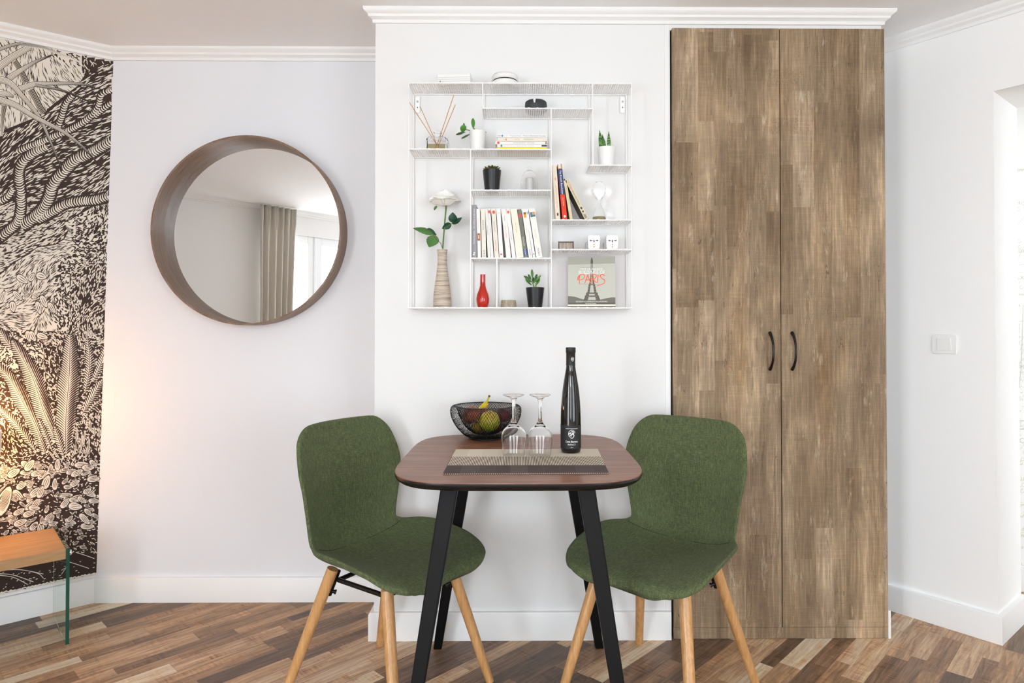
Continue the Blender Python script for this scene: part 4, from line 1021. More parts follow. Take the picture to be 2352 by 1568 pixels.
# leaning books on the right
K2_ = 3.66e-4
def leanbook(xb0, xb1, xt0, yt, cover, label, dep, **kw):
    base = WY(1240+xb0/4.354, 500, 2.388); h = (618-yt)*K2_; ln = -math.atan2((xb0-xt0), (618-yt))
    th = (xb1-xb0)*K2_*math.cos(ln)-.0003
    return book('paperback', label, (base.x, 2.386, ZT[505]), th, dep, math.hypot(h, (xb0-xt0)*K2_)*.995, cover, ln, group='books leaning on the right-hand shelf', **kw)
leanbook(160, 205, 122, 68, '#e9dfc9', 'cream book with orange title leaning on the shelf upright', .095, texts=[('SE RE', .150, .006, '#c98f6f', -1), ('ANTIDOTE A LA FRENCH', .085, .0072, '#dd9a7c', -1), ('5', .150, .010, '#d9644a', 0)], marks=[('oval', .3, .7, .014, .026, '#3b3a36')])
bb = leanbook(228, 275, 174, 60, '#33406f', 'dark blue and red book lettered The French Revolution', .096, texts=[('The French Revolution', .138, .0095, '#ffffff', -1), ('Peter Davies', .066, .006, '#ffd9c9', -1)], marks=[('box', 0, 1, 0, .093, '#e8401f'), ('box', 0, 1, .187, .205, '#c4936a'), ('box', .2, .7, .190, .205, '#e7e2da'), ('oval', .3, .75, .008, .017, '#ffffff')])
MB().box(-.0004, 0, .0015, .0945, 0, .165).build('cover_panel', mat('cover_red_panel', '#c8241a', rough=.45), bb)
leanbook(300, 331, 236, 222, '#d9cba6', 'thin cream booklet with dark cover leaning third from the upright', .09, page='#d9cba6')
bd = leanbook(452, 496, 252, 218, '#d8ceb3', 'beige book leaning steeply, lettered 112 Gripes about the French', .095, texts=[('112 Gripes', .140, .0095, '#e07a4c', -1), ('about the French', .088, .0085, '#7c7a4c', -1)], marks=[('oval', .25, .75, .040, .050, '#4a4438'), ('oval', .3, .7, .028, .035, '#2f2a24'), ('box', .2, .8, .004, .020, '#9c947e')])
MB().box(-.0004, 0, .001, .094, .001, .17).build('cover_panel', mat('cover_dark_panel', '#4a463c', rough=.5), bd)
# flat stack
K3 = 9.48e-5
def flatbook(xa, xb, ya, yb_, cover, label, dep, texts=(), marks=(), rz=0):
    z0 = ZT[343]+(768-yb_)*K3; th = (yb_-ya)*K3-.0003; base = WY(1130+xa/16.8, 330, 2.374); w = (xb-xa)*K3
    t = thing('paperback', label, 'book', (base.x, 2.3735, z0), rz, 'books lying in a stack on the upper left shelf')
    k = .0008; c = mat('cover_'+cover.strip('#'), cover, rough=.5)
    MB().box(0, w, 0, dep, 0, k).box(0, w, 0, dep, th-k, th).box(0, w, 0, .0012, k, th-k).build('cover', c, t)
    MB().box(.001, w-.001, .0013, dep-.002, k, th-k).build('pages', mat('book_pages_tan', '#dccbae', rough=.9), t)
    for (s_, xx, size, col) in texts: text_obj('spine_text', s_, size, mat('ink_'+col.strip('#'), col, rough=.6), t, lambda x_, y_, o_, xx=xx: (xx*w+x_, -.00005-o_, th/2+y_))
    for (kind, x0, x1, col) in marks:
        mm = mat('ink_'+col.strip('#'), col, rough=.6)
        if kind == 'box': MB().box(x0*w, x1*w, -.0003, 0, th*.22, th*.8).build('spine_mark', mm, t)
        else: MB().prism([((x0+x1)/2*w+(x1-x0)/2*w*math.cos(a), th/2+th*.42*math.sin(a)) for a in np.linspace(0, 2*PI, 21)[:-1]], 0, .0003, M=Mw).build('spine_mark', mm, t)
flatbook(180, 2105, 712, 766, '#f7d511', 'thin bright yellow book at the bottom of the stack', .105)
flatbook(200, 2120, 596, 708, '#f1f0ec', 'white book with a green dot second from the bottom of the stack', .11, [('5', .035, .006, '#b9a58f'), ('Jean-Robert Simmon', .25, .0052, '#e9b3a5'), ('L\'histoire, les idees, les hommes', .56, .005, '#b0ada5')], [('oval', .068, .105, '#12a888'), ('box', .89, .995, '#4b4238')])
flatbook(135, 2050, 482, 590, '#efeeea', 'white book with a red oval in the middle of the stack', .10, [('MICHEL BOUQUET / MEMOIRES', .57, .0055, '#a8a49b')], [('oval', .03, .085, '#ef5636')])
flatbook(215, 2110, 335, 476, '#eae2d2', 'beige book second from the top of the stack', .105, [('HOTEL', .40, .006, '#b9926a'), ('FITHEZNOUS', .63, .006, '#8fa07c'), ('Co', .14, .007, '#c9b08e')], [('oval', .165, .185, '#e89a4a')])
flatbook(200, 2110, 207, 330, '#f2f2f0', 'white book lettered Penser la Revolution francaise on top of the stack', .105, [('folio', .05, .0065, '#555045'), ('histoire', .17, .006, '#b9d3e6'), ('Francois Furet', .37, .0068, '#a8a8a8'), ('Penser la Revolution francaise', .75, .0068, '#8c8a85')], [('box', .088, .118, '#4a93c8')])
# big Paris book
bk0 = WY(1308, 700, 2.40)
t = thing('paris_book', 'large grey hardcover book about buildings of Paris with the tower on its cover', 'book', (bk0.x, 2.40, ZT[707]+.001), .10)
t.rotation_euler = (-.10, 0, -.09)
bw, bh = .168, .188
MB().box(0, bw, .0002, .003, 0, bh).box(0, bw, .024, .027, 0, bh).box(0, .002, .003, .024, 0, bh).build('cover', mat('paris_spine_red', '#b8434a', rough=.5), t)
MB().box(.003, bw-.003, .0032, .0238, .003, bh-.003).build('pages', mat('book_pages_white', '#eeeae0', rough=.9), t)
I = Ink(); SKY, GR, DKG, LTG, ORG, WH = range(6)
ux = lambda x_: (x_-315)/(758-315)*bw; uy = lambda y_: (1490-y_)/(1490-992)*bh
PT = lambda *a: [(ux(a[i]), uy(a[i+1])) for i in range(0, len(a), 2)]
I.poly(PT(300, 1490, 758, 1490, 758, 992, 300, 992), SKY, 0)
I.poly(PT(300, 1070, 758, 1060, 758, 992, 300, 992), LTG, .3)
I.poly(PT(300, 1380, 360, 1385, 420, 1405, 480, 1420, 600, 1420, 660, 1405, 720, 1395, 758, 1395, 758, 1450, 300, 1450), GR, 1)
I.poly(PT(300, 1445, 758, 1445, 758, 1470, 300, 1470), DKG, 1.5); I.poly(PT(300, 1463, 758, 1463, 758, 1478, 300, 1478), WH, 2); I.poly(PT(300, 1480, 758, 1480, 758, 1490, 300, 1490), DKG, 2)
for sd in (-1, 1):
    cx = 532; X = lambda d: cx+sd*d
    I.poly(PT(X(3), 1020, X(8), 1020, X(10), 1110, X(15), 1200, X(26), 1262, X(8), 1262, X(4), 1150), DKG, 3)
    I.poly(PT(X(10), 1262, X(30), 1262, X(45), 1350, X(22), 1350), DKG, 3)
    I.poly(PT(X(24), 1350, X(50), 1350, X(90), 1440, X(46), 1440, X(36), 1412), DKG, 3)
    I.poly(PT(X(30), 1390, X(70), 1390, X(66), 1376, X(0), 1376, X(0), 1388), DKG, 3.2)
I.poly(PT(504, 1262, 560, 1262, 557, 1274, 507, 1274), DKG, 3.5); I.poly(PT(478, 1346, 588, 1346, 590, 1360, 474, 1360), DKG, 3.5); I.poly(PT(528, 1002, 536, 1002, 544, 1035, 543, 1060, 521, 1060, 520, 1035), DKG, 3.5)
for k in range(16):
    yk = 1070+k*24; d = 6+(yk-1060)**1.5*.0075
    I.ribbon(PT(532-d, yk, 532+d*.2, yk+14), .0006, LTG, 4); I.ribbon(PT(532+d, yk, 532-d*.2, yk+14), .0006, LTG, 4)
I.ribbon(PT(420, 1098, 650, 1106), .0006, GR, 4); I.ribbon(PT(415, 1260, 600, 1270), .0006, GR, 4)
def brush(pts, w0, w1, c=ORG, lay=6):
    P = cr([(ux(a), uy(b)) for a, b in pts], 6); I.ribbon(P, list(np.linspace(w0, w1, len(P))), c, lay)
for p in ([(415, 1175), (410, 1215), (412, 1262)], [(395, 1225), (405, 1185), (440, 1165), (462, 1180), (450, 1210), (415, 1222)], [(492, 1168), (478, 1215), (462, 1255)], [(492, 1168), (505, 1215), (520, 1255)], [(470, 1222), (512, 1220)],
          [(535, 1170), (533, 1215), (530, 1258)], [(530, 1178), (560, 1165), (575, 1185), (560, 1208), (536, 1212)], [(545, 1212), (560, 1235), (582, 1250)], [(592, 1172), (590, 1215), (588, 1250)],
          [(655, 1180), (630, 1168), (612, 1185), (630, 1208), (655, 1225), (650, 1255), (615, 1270), (578, 1284)]):
    brush(p, .0042, .0026)
I.build('cover_art', [mat('cover_sky', '#c3c4b8', rough=.45), mat('cover_trees', '#6d6b62', rough=.45), mat('cover_tower', '#5b554a', rough=.45), mat('cover_lightgrey', '#a6a699', rough=.45), mat('cover_orange', '#ef6a44', rough=.45), mat('cover_white', '#eceade', rough=.45)],
        lambda x_, y_, l_: (x_, -.00005*l_-.00005, y_), t)
wm = mat('cover_white_text', '#f4f4ee', rough=.5)
text_obj('cover_text', 'FIVE HUNDRED', .0120, wm, t, lambda x_, y_, o_: (ux(532)+x_*1.0, -.0004, uy(1116)+y_)); text_obj('cover_text', 'BUILDINGS OF', .0185, wm, t, lambda x_, y_, o_: (ux(530)+x_*.80, -.0004, uy(1148)+y_))
text_obj('cover_text', 'PHOTOGRAPHY BY JOHN BRUNTON AND JAMES BRUNSKILL', .0068, wm, t, lambda x_, y_, o_: (ux(530)+x_*.62, -.0004, uy(1436)+y_)); text_obj('cover_text', 'TEXT BY PAUL WILLIAMS', .005, wm, t, lambda x_, y_, o_: (ux(520)+x_*.7, -.0004, uy(1456)+y_))

# ================================================================ TABLE
ZTAB = .782
tb = thing('dining_table', 'small rounded square dining table with walnut top and black splayed legs', 'table', (.004, 2.055, 0))
T0 = Vector(tb.location)
def sup(a, b, n_, k=96):
    return [(a*math.copysign(abs(math.cos(t))**(2/n_), math.cos(t)), b*math.copysign(abs(math.sin(t))**(2/n_), math.sin(t))) for t in [2*PI*i/k for i in range(k)]]
blk_edge = mat('table_black_edge', '#100f0f', rough=.32)
def rings(m, rs):
    k = len(rs[0][0]); vs_ = [(x_, y_, z_) for p, z_ in rs for x_, y_ in p]
    fs_ = [(i*k+j, i*k+(j+1) % k, (i+1)*k+(j+1) % k, (i+1)*k+j) for i in range(len(rs)-1) for j in range(k)] + [tuple(range(k))[::-1], tuple(range((len(rs)-1)*k, len(rs)*k))]
    m.add(vs_, fs_); return m
TA, TB_ = .352, .390
def S(d, z_): return (sup(TA-d, TB_-d, 4.6), z_)
rings(MB(), [S(.034, ZTAB-.026), S(.012, ZTAB-.0225), S(.003, ZTAB-.015), S(0, ZTAB-.008), S(.0008, ZTAB-.0022)]).build('table_edge', blk_edge, tb, smooth=35)
rings(MB(), [S(.0008, ZTAB-.0021), S(.0012, ZTAB-.0007), S(.0022, ZTAB)]).build('table_top', m_walnut_top(), tb, smooth=25)
legm = mat('table_leg_black', '#08080a', rough=.5, spec=.25)
def tleg(fx, fy, tx, ty):
    fx -= T0.x; tx -= T0.x; fy -= T0.y; ty -= T0.y
    z1_ = ZTAB-.0235; v = []
    for (cx, cy, hx, hy, z_) in ((fx, fy, .0155, .0155, 0), (tx, ty, .024, .021, z1_)):
        v += [(cx-hx, cy-hy, z_), (cx+hx, cy-hy, z_), (cx+hx, cy+hy, z_), (cx-hx, cy+hy, z_)]
    l = MB().hexa(v).build('leg', legm, tb, bevel=.004, bseg=2)
tleg(-.298, 1.70, -.182, 1.80); tleg(.300, 1.70, .186, 1.80); tleg(-.293, 2.425, -.170, 2.31); tleg(.303, 2.425, .178, 2.31)
MB().box(-.17, .17, -.235, -.215, ZTAB-.040, ZTAB-.0262).box(-.17, .17, .215, .235, ZTAB-.040, ZTAB-.0262).box(-.18, -.16, -.235, .235, ZTAB-.040, ZTAB-.0262).box(.16, .18, -.235, .235, ZTAB-.040, ZTAB-.0262).build('apron', legm, tb)

# ---- placemat
pmat = mat('woven_placemat', rough=.85); g = N(pmat); x, y, z = g.sep(g.coord())
A_, B_, C_, D_ = WZ(1016, 1090, ZTAB), WZ(1399, 1088, ZTAB), WZ(1373, 1032, ZTAB), WZ(1047, 1033, ZTAB)
pc = (A_+B_+C_+D_)/4
yb1 = WZ(1200, 1070, ZTAB).y-pc.y; yb2 = WZ(1200, 1050, ZTAB).y-pc.y
stripe = g.math('GREATER_THAN', g.math('FRACT', g.math('MULTIPLY', x, 215)), .5)
blk = g.white(g.comb(g.math('FLOOR', g.math('MULTIPLY', x, 22)), 1, 1))
weave = g.noise(g.mapping(g.coord(), scale=(900, 900, 1)), 1, 2)
mid_ = g.mix(stripe, L('#6a5b4d')[:3], L('#ece3d2')[:3])
lo_ = g.ramp(blk, [(0, '#564a48'), (1, '#6a5d59')]); hi_ = g.ramp(blk, [(0, '#e2d8c8'), (1, '#efe7d9')])
vline = g.math('LESS_THAN', g.math('FRACT', g.math('MULTIPLY', x, 22)), .03)
lo_ = g.mix(g.math('MULTIPLY', vline, .22), lo_, L('#a09080')[:3])
col_ = g.mix(g.math('GREATER_THAN', y, yb1), lo_, mid_); col_ = g.mix(g.math('GREATER_THAN', y, yb2), col_, hi_)
g.base(g.mix(.25, col_, g.ramp(weave, [(.3, '#606060'), (.7, '#a8a8a8')]), 'OVERLAY')); g.bump(weave, .4, .0006)
pmo = thing('placemat', 'striped cream and brown woven placemat on the table', 'placemat', (pc.x, pc.y, ZTAB))
def hex_(m, pts, z0, z1_): return m.hexa([(p.x-pc.x, p.y-pc.y, z0) for p in pts]+[(p.x-pc.x, p.y-pc.y, z1_) for p in pts])
hex_(MB(), [A_, B_, C_, D_], .0004, .0024).build('mat', pmat, pmo, bevel=.0006)
m = MB(); a0, b0_ = A_-pc, B_-pc
n_ = 80
for i in range(n_):
    p = a0+(b0_-a0)*((i+.5)/n_); m.box(p.x-.0018, p.x+.0010, p.y-.0014, p.y+.0018, .0008, .0029)
m.build('stitched_edge', mat('mat_stitching', '#b9ac97', rough=.9), pmo)
ZM = ZTAB+.0025

# ---- wine bottle
bp_ = WZ(1311, 1038, ZM)
bt = thing('wine_bottle', 'tall dark slender wine bottle with a black label on the placemat', 'bottle', (bp_.x, bp_.y, ZM))
sc_ = bp_.y/FPX
HB_ = (1040-800)*sc_*1.0
bgl = mat('dark_bottle_glass', '#0a0505', rough=.04, spec=.8)
rb = 23.2*sc_
F = lambda py: (1040-py)*sc_
pr_ = [(rb*.80, .001), (rb*.93, .003), (rb, .010), (rb, F(975)), (rb*.985, F(950)), (rb*.93, F(925)), (rb*.80, F(895)), (rb*.62, F(868)), (rb*.49, F(850)), (rb*.445, F(838)), (rb*.44, F(812))]
q_ = [tuple(p) for p in cr(pr_[2:], 5)]
MB().lathe([(0, .004), (rb*.6, .001)]+pr_[:2]+q_+[(rb*.43, F(801)), (0, F(801))], 56).build('body', bgl, bt, smooth=50)
cap = mat('capsule_black', '#1c1c1d', rough=.5)
MB().lathe([(rb*.475, F(841)), (rb*.455, F(838)), (rb*.455, F(812.5)), (rb*.49, F(811.5)), (rb*.49, F(802.5)), (rb*.47, F(800)), (0, F(799.6))], 48).build('capsule', cap, bt, smooth=40)
lab = mat('label_black', '#262626', rough=.6); lw = mat('label_white', '#f2f2f0', rough=.6)
view = math.atan2(-bp_.y, -bp_.x)        # towards the room
LA = view+.10
def cyl(rr_): return lambda x_, y_, o_=0: (math.cos(LA+x_/rr_)*(rr_+o_), math.sin(LA+x_/rr_)*(rr_+o_), y_)
rl = rb+.0003; cf = cyl(rl)
m = MB(); m.grid(lambda u, v: cf((u-.5)*rl*3.6, F(1029)+(F(976)-F(1029))*v), 48, 1); lb = m.build('label', lab, bt, smooth=180, normals=False)
tf = lambda yy_: (lambda x_, y_, o_: cf(x_, yy_+y_, .0002))
text_obj('label_text', 'GRANDS VINS DE BOURGOGNE', .0028, lw, bt, tf(F(983)), bold=.00005); text_obj('label_text', 'Caves Bienvenu', .0088, lw, bt, tf(F(1012.5)), sx=.72, bold=.0001)
text_obj('label_text', 'IRANCY', .0074, lw, bt, tf(F(1019)), sx=.95); text_obj('label_text', '- 2012 -', .0034, lw, bt, tf(F(1025.5)), bold=.00004)
def emblem(cfn, cy_, s):
    I = Ink(); q = lambda p: [(a*s, cy_+b*s) for a, b in p]
    el = [(math.cos(t)*.95+.05, math.sin(t)*1.05+.25) for t in np.linspace(.2, 5.2, 22)]
    I.ribbon(q(el), list(np.interp(np.linspace(0, 1, 22), [0, .4, 1], [.03*s, .12*s, .05*s])), 0, 0)
    I.ribbon(q(cr([(-.25, -.45), (.0, .2), (.15, .7)], 6)), [.16*s]*13, 0, 1)
    I.ribbon(q(cr([(-.55, .35), (-.1, .85), (.5, .85), (.55, .45), (.15, .2), (.5, .05), (.55, -.4), (.1, -.9), (-.35, -1.0)], 5)), list(np.interp(np.linspace(0, 1, 41), [0, .3, .6, 1], [.05*s, .2*s, .24*s, .05*s])), 0, 1)
    I.ribbon(q(cr([(-.8, .1), (-.5, .55), (-.25, .15), (-.6, -.3), (-.3, -.2)], 5)), list(np.linspace(.2*s, .06*s, 21)), 0, 1)
    return I.build('emblem', [lw], lambda x_, y_, l_: cfn(x_, y_, .0002+.00003*l_), bt)
emblem(cf, F(997), .0145*.80); rn2 = rb*.457+.0002; LA0 = LA; LA = view+.45
cf2 = cyl(rn2); emblem(lambda x_, y_, o_: (math.cos(view+.42+x_/rn2)*(rn2+o_), math.sin(view+.42+x_/rn2)*(rn2+o_), y_), F(827.5), .0058); LA = LA0

# ---- upside-down wine glasses
wg = mat('wine_glass', '#ffffff', rough=0, trans=1, ior=1.45)
def wineglass(px, label):
    p = WZ(px, 1045, ZM); s = p.y/FPX; G = lambda py: (1050-py)*s
    t = thing('wine_glass', label, 'wine glass', (p.x, p.y, ZM+.0002), 0, 'upturned wine glasses on the placemat')
    o_ = [(24.5, 1050), (25.5, 1042), (28, 1022), (28.6, 1008), (27, 997), (20, 988), (11, 981), (6.5, 975), (4.2, 966), (3.6, 950), (3.9, 935), (5.5, 924), (11, 918), (20, 914.5), (24.5, 912.5), (24.5, 911)]
    i_ = [(27.6, 1008), (26, 998.5), (19, 990), (9, 984), (0, 981.5)]
    out = [(a*s, G(b)) for a, b in o_]
    out = [out[0]]+[tuple(q) for q in cr(out[:14], 3)][1:]+out[14:]
    inn = [((24.5-.55)*s, 0.0), ((25.5-.6)*s, G(1042)), ((28-.7)*s, G(1022))]+[(a*s, G(b)) for a, b in i_]
    inn2 = [tuple(q) for q in cr(inn, 3)]
    prof_ = list(reversed([(max(a, 0), b) for a, b in inn2])); prof_[0] = (0, G(981.5))
    top = [(18*s, G(910.2)), (0, G(909.5))]
    lo = prof_+out+top
    MB().lathe(lo, 56).build('glass', wg, t, smooth=70)
wineglass(1180, 'upturned clear wine glass in front of the fruit bowl')
wineglass(1240.5, 'upturned clear wine glass nearer the dark bottle')

# ---- fruit bowl
bc = WZ(1116, 1006, ZTAB)
bo = thing('wire_fruit_bowl', 'black double-walled wire mesh fruit bowl at the back of the table', 'bowl', (bc.x, bc.y, ZTAB))
s = bc.y/FPX; HBW = (1007-934)*s
wb = mat('black_bowl_wire', '#0e0e0f', rough=.4)
out_p = cr([(.045, .012), (.066, .026), (.094, .058), (.115, .085), (.1235, .100)], 6)
out_p = [(a*s/.00156*1.0, b) for a, b in out_p]
PO = cr([(38, 4), (50, 10), (67, 29), (77.5, 49), (81, 64), (80, 75), (75.5, 80), (69, 80)], 6)      # radius, height in photo px
PI_ = cr([(69, 80), (65.5, 71), (59.5, 51), (47, 30), (30, 15), (6, 9)], 6)
def lattice(prof_, n_, turns, r_, nm):
    P = [(a*s, b*s*HBW/(78*s)) for a, b in prof_]; k = len(P)
    for sd in (1, -1):
        m = MB()
        for i in range(n_):
            m.tube([(a*math.cos(2*PI*i/n_+sd*turns*j/(k-1)), a*math.sin(2*PI*i/n_+sd*turns*j/(k-1)), b) for j, (a, b) in enumerate(P)], r_, 3, cap=False)
        o = m.build(nm, wb, bo, smooth=180, normals=False)
lattice(PO, 76, .8, .0006, 'outer_mesh'); lattice(PI_, 70, .95, .00066, 'inner_mesh')
def torus(R_, z_, r_, nm): MB().tube([(R_*math.cos(a), R_*math.sin(a), z_) for a in np.linspace(0, 2*PI, 65)[:-1]], r_, 8, closed=True).build(nm, wb, bo, smooth=180)
torus(38*s, .003, .0028, 'foot_ring'); torus(69*s, HBW*80/78, .0018, 'rim')
MB().lathe([(0, .008), (30*s, .009), (38*s, .005), (38*s, .002), (0, .002)], 40).build('base_plate', wb, bo, smooth=60)
def fruit(nm, label, px, py, dy, r_, m_, scl=(1, 1, 1), stemm=None, group=None, tilt=None, dim=.12, cat=None):
    c = WY(px, py, bc.y+dy); t = thing(nm, label, cat or nm, (c.x, c.y, c.z), 0, group)
    if tilt: t.rotation_euler = tilt
    def fn(u, v):
        th = PI*v; a = 2*PI*u; rr = r_*(1-dim*math.exp(-(th/.35)**2)*1.6-dim*math.exp(-((PI-th)/.3)**2)*1.2)
        return (rr*math.sin(th)*math.cos(a)*scl[0], rr*math.sin(th)*math.sin(a)*scl[1], rr*math.cos(th)*scl[2])
    m = MB(); m.grid(fn, 32, 20); b = m.build('flesh', m_, t, smooth=180)
    bm = bmesh.new(); bm.from_mesh(b.data); bmesh.ops.remove_doubles(bm, verts=bm.verts, dist=.00002); bmesh.ops.recalc_face_normals(bm, faces=bm.faces); bm.to_mesh(b.data); bm.free()
    if stemm: MB().tube([(0, 0, r_*scl[2]*.72), (.001, 0, r_*scl[2]*.95), (.003, 0, r_*scl[2]*1.12)], .0012, 6).build('stem', mat('fruit_stem', '#4b3621', rough=.8), t)
    return t
am = mat('apple_skin', rough=.3, coat=.2); g = N(am); x, y, z = g.sep(g.coord())
na = g.noise(g.mapping(g.coord(), scale=(60, 60, 25)), 1, 3); zz = g.math('ADD', g.math('MULTIPLY', z, 17), g.math('MULTIPLY', na, .5))
g.base(g.ramp(zz, [(0, '#a9b832'), (.72, '#d6cc44'), (.88, '#dca23c'), (1.0, '#cf5c30')]))
def skin(nm, a, b, sc=18, r=.45):
    m_ = mat(nm, rough=r, sheen=.2); g = N(m_); g.base(g.ramp(g.noise(g.coord(), sc, 3), [(.35, a), (.65, b)])); return m_
pe = skin('peach_skin', '#6e2f22', '#a8583e'); pe2 = skin('peach_skin_dark', '#5b2a20', '#8a5a34'); plm = skin('plum_skin', '#4a1018', '#7a1e26', r=.3); kw = skin('pear_skin', '#b19a2a', '#8f6c1e', 40)
fruit('apple', 'yellow green apple with an orange blush at the front of the bowl', 1125, 967, -.040, .0370, am, stemm=True, tilt=(.55, 0, 0), scl=(1, 1, .98))
fruit('pear', 'small brownish yellow pear low between the apple and the peaches', 1098, 982, -.006, .0220, kw, (1, 1, 1.1), True, tilt=(.5, -.3, 0))
fruit('peach', 'dark red peach at the top left of the bowl', 1084, 950, -.040, .0285, pe, group=None, tilt=(.4, 0, .3))
fruit('peach', 'small peach tucked beside the banana stem', 1112, 951, .014, .0235, pe, tilt=(.3, .2, .1))
fruit('peach', 'darker peach at the far left side of the bowl', 1078, 956, .015, .027, pe2, tilt=(.2, -.4, .1))
fruit('nectarine', 'dark red nectarine behind the wine glass at the right of the bowl', 1156, 952, -.002, .0275, plm, tilt=(.3, .4, .1))
fruit('nectarine', 'deep red nectarine low between the apple and the wine glass stem', 1141, 978, .009, .0215, plm, tilt=(.3, .4, .1))
fruit('nectarine', 'dark nectarine half hidden at the back of the bowl', 1140, 955, .048, .025, plm, tilt=(.2, 0, .1))
t = thing('banana', 'ripe banana with its stem sticking out above the bowl', 'banana', tuple(WY(1117, 935, bc.y+.02))); b0 = Vector(t.location)
bq = lambda px, py, dy: tuple(WY(px, py, bc.y+dy)-b0)
bpts = cr([bq(1112, 978, .056), bq(1105, 960, .055), bq(1107, 942, .048), bq(1117, 926, .038)], 6)
MB().tube([tuple(p) for p in bpts], [.008+.0085*math.sin(PI*min(1, .15+i/(len(bpts))*.83)) for i in range(len(bpts))], 8).build('skin', mat('banana_skin', '#e8cb33', rough=.45), t, smooth=60)
MB().tube([tuple(p) for p in cr([bq(1116.5, 927, .038), bq(1120, 918, .036), bq(1123, 911, .034)], 4)], [.0055, .0047, .0042, .0038, .0036, .0034, .0033, .0035, .004], 8).build('stem', mat('banana_stem', '#c9bb3d', rough=.5), t, smooth=60)
MB().tube([bq(1123, 911, .034), bq(1124.5, 908, .033)], [.0036, .0042], 8).build('stem_tip', mat('banana_tip', '#6b4a38', rough=.8), t)

# ================================================================ CHAIRS
fab = m_fabric(); oak = m_wood('oak_leg_wood', '#c28f52', '#dfb47d', 'Z', 90, .35, .05, coat=.25)
def interp(tab, s_):
    xs_ = [r_[0] for r_ in tab]; return [float(np.interp(s_, xs_, [r_[i] for r_ in tab])) for i in range(1, len(tab[0]))]
# s, a (forward), z, half width, lift
PROFILE = [(0, .292, .418), (.03, .286, .438), (.08, .262, .452), (.20, .18, .452), (.34, .06, .444), (.46, -.04, .442), (.54, -.108, .450), (.60, -.150, .475), (.65, -.168, .515), (.72, -.174, .590), (.80, -.173, .680), (.88, -.181, .760), (.95, -.193, .828), (1, -.200, .868)]
pts_ = cr([(p[0], p[1], p[2]) for p in PROFILE], 6)
HWT = [(0, .205), (.10, .226), (.20, .240), (.35, .243), (.44, .236), (.50, .224), (.55, .202), (.60, .187), (.66, .192), (.72, .203), (.80, .222), (.86, .226), (.93, .208), (1, .185)]
LFT = [(0, .0), (.12, .012), (.25, .046), (.36, .070), (.46, .072), (.54, .058), (.60, .049), (.66, .055), (.74, .062), (.82, .056), (.90, .042), (1, .02)]
def smooth_tab(tab, s_):
    xs_ = np.array([t_[0] for t_ in tab]); ys_ = np.array([t_[1] for t_ in tab]); ks = np.linspace(-.04, .04, 5)
    return float(np.mean([np.interp(min(max(s_+k, 0), 1), xs_, ys_) for k in ks]))
def legends(sa, sb):
    return (Vector((.153, sb*.148, .405)), Vector((.264, sb*.225, 0))) if sa > 0 else (Vector((-.092, sb*.132, .418)), Vector((-.226, sb*.218, 0)))
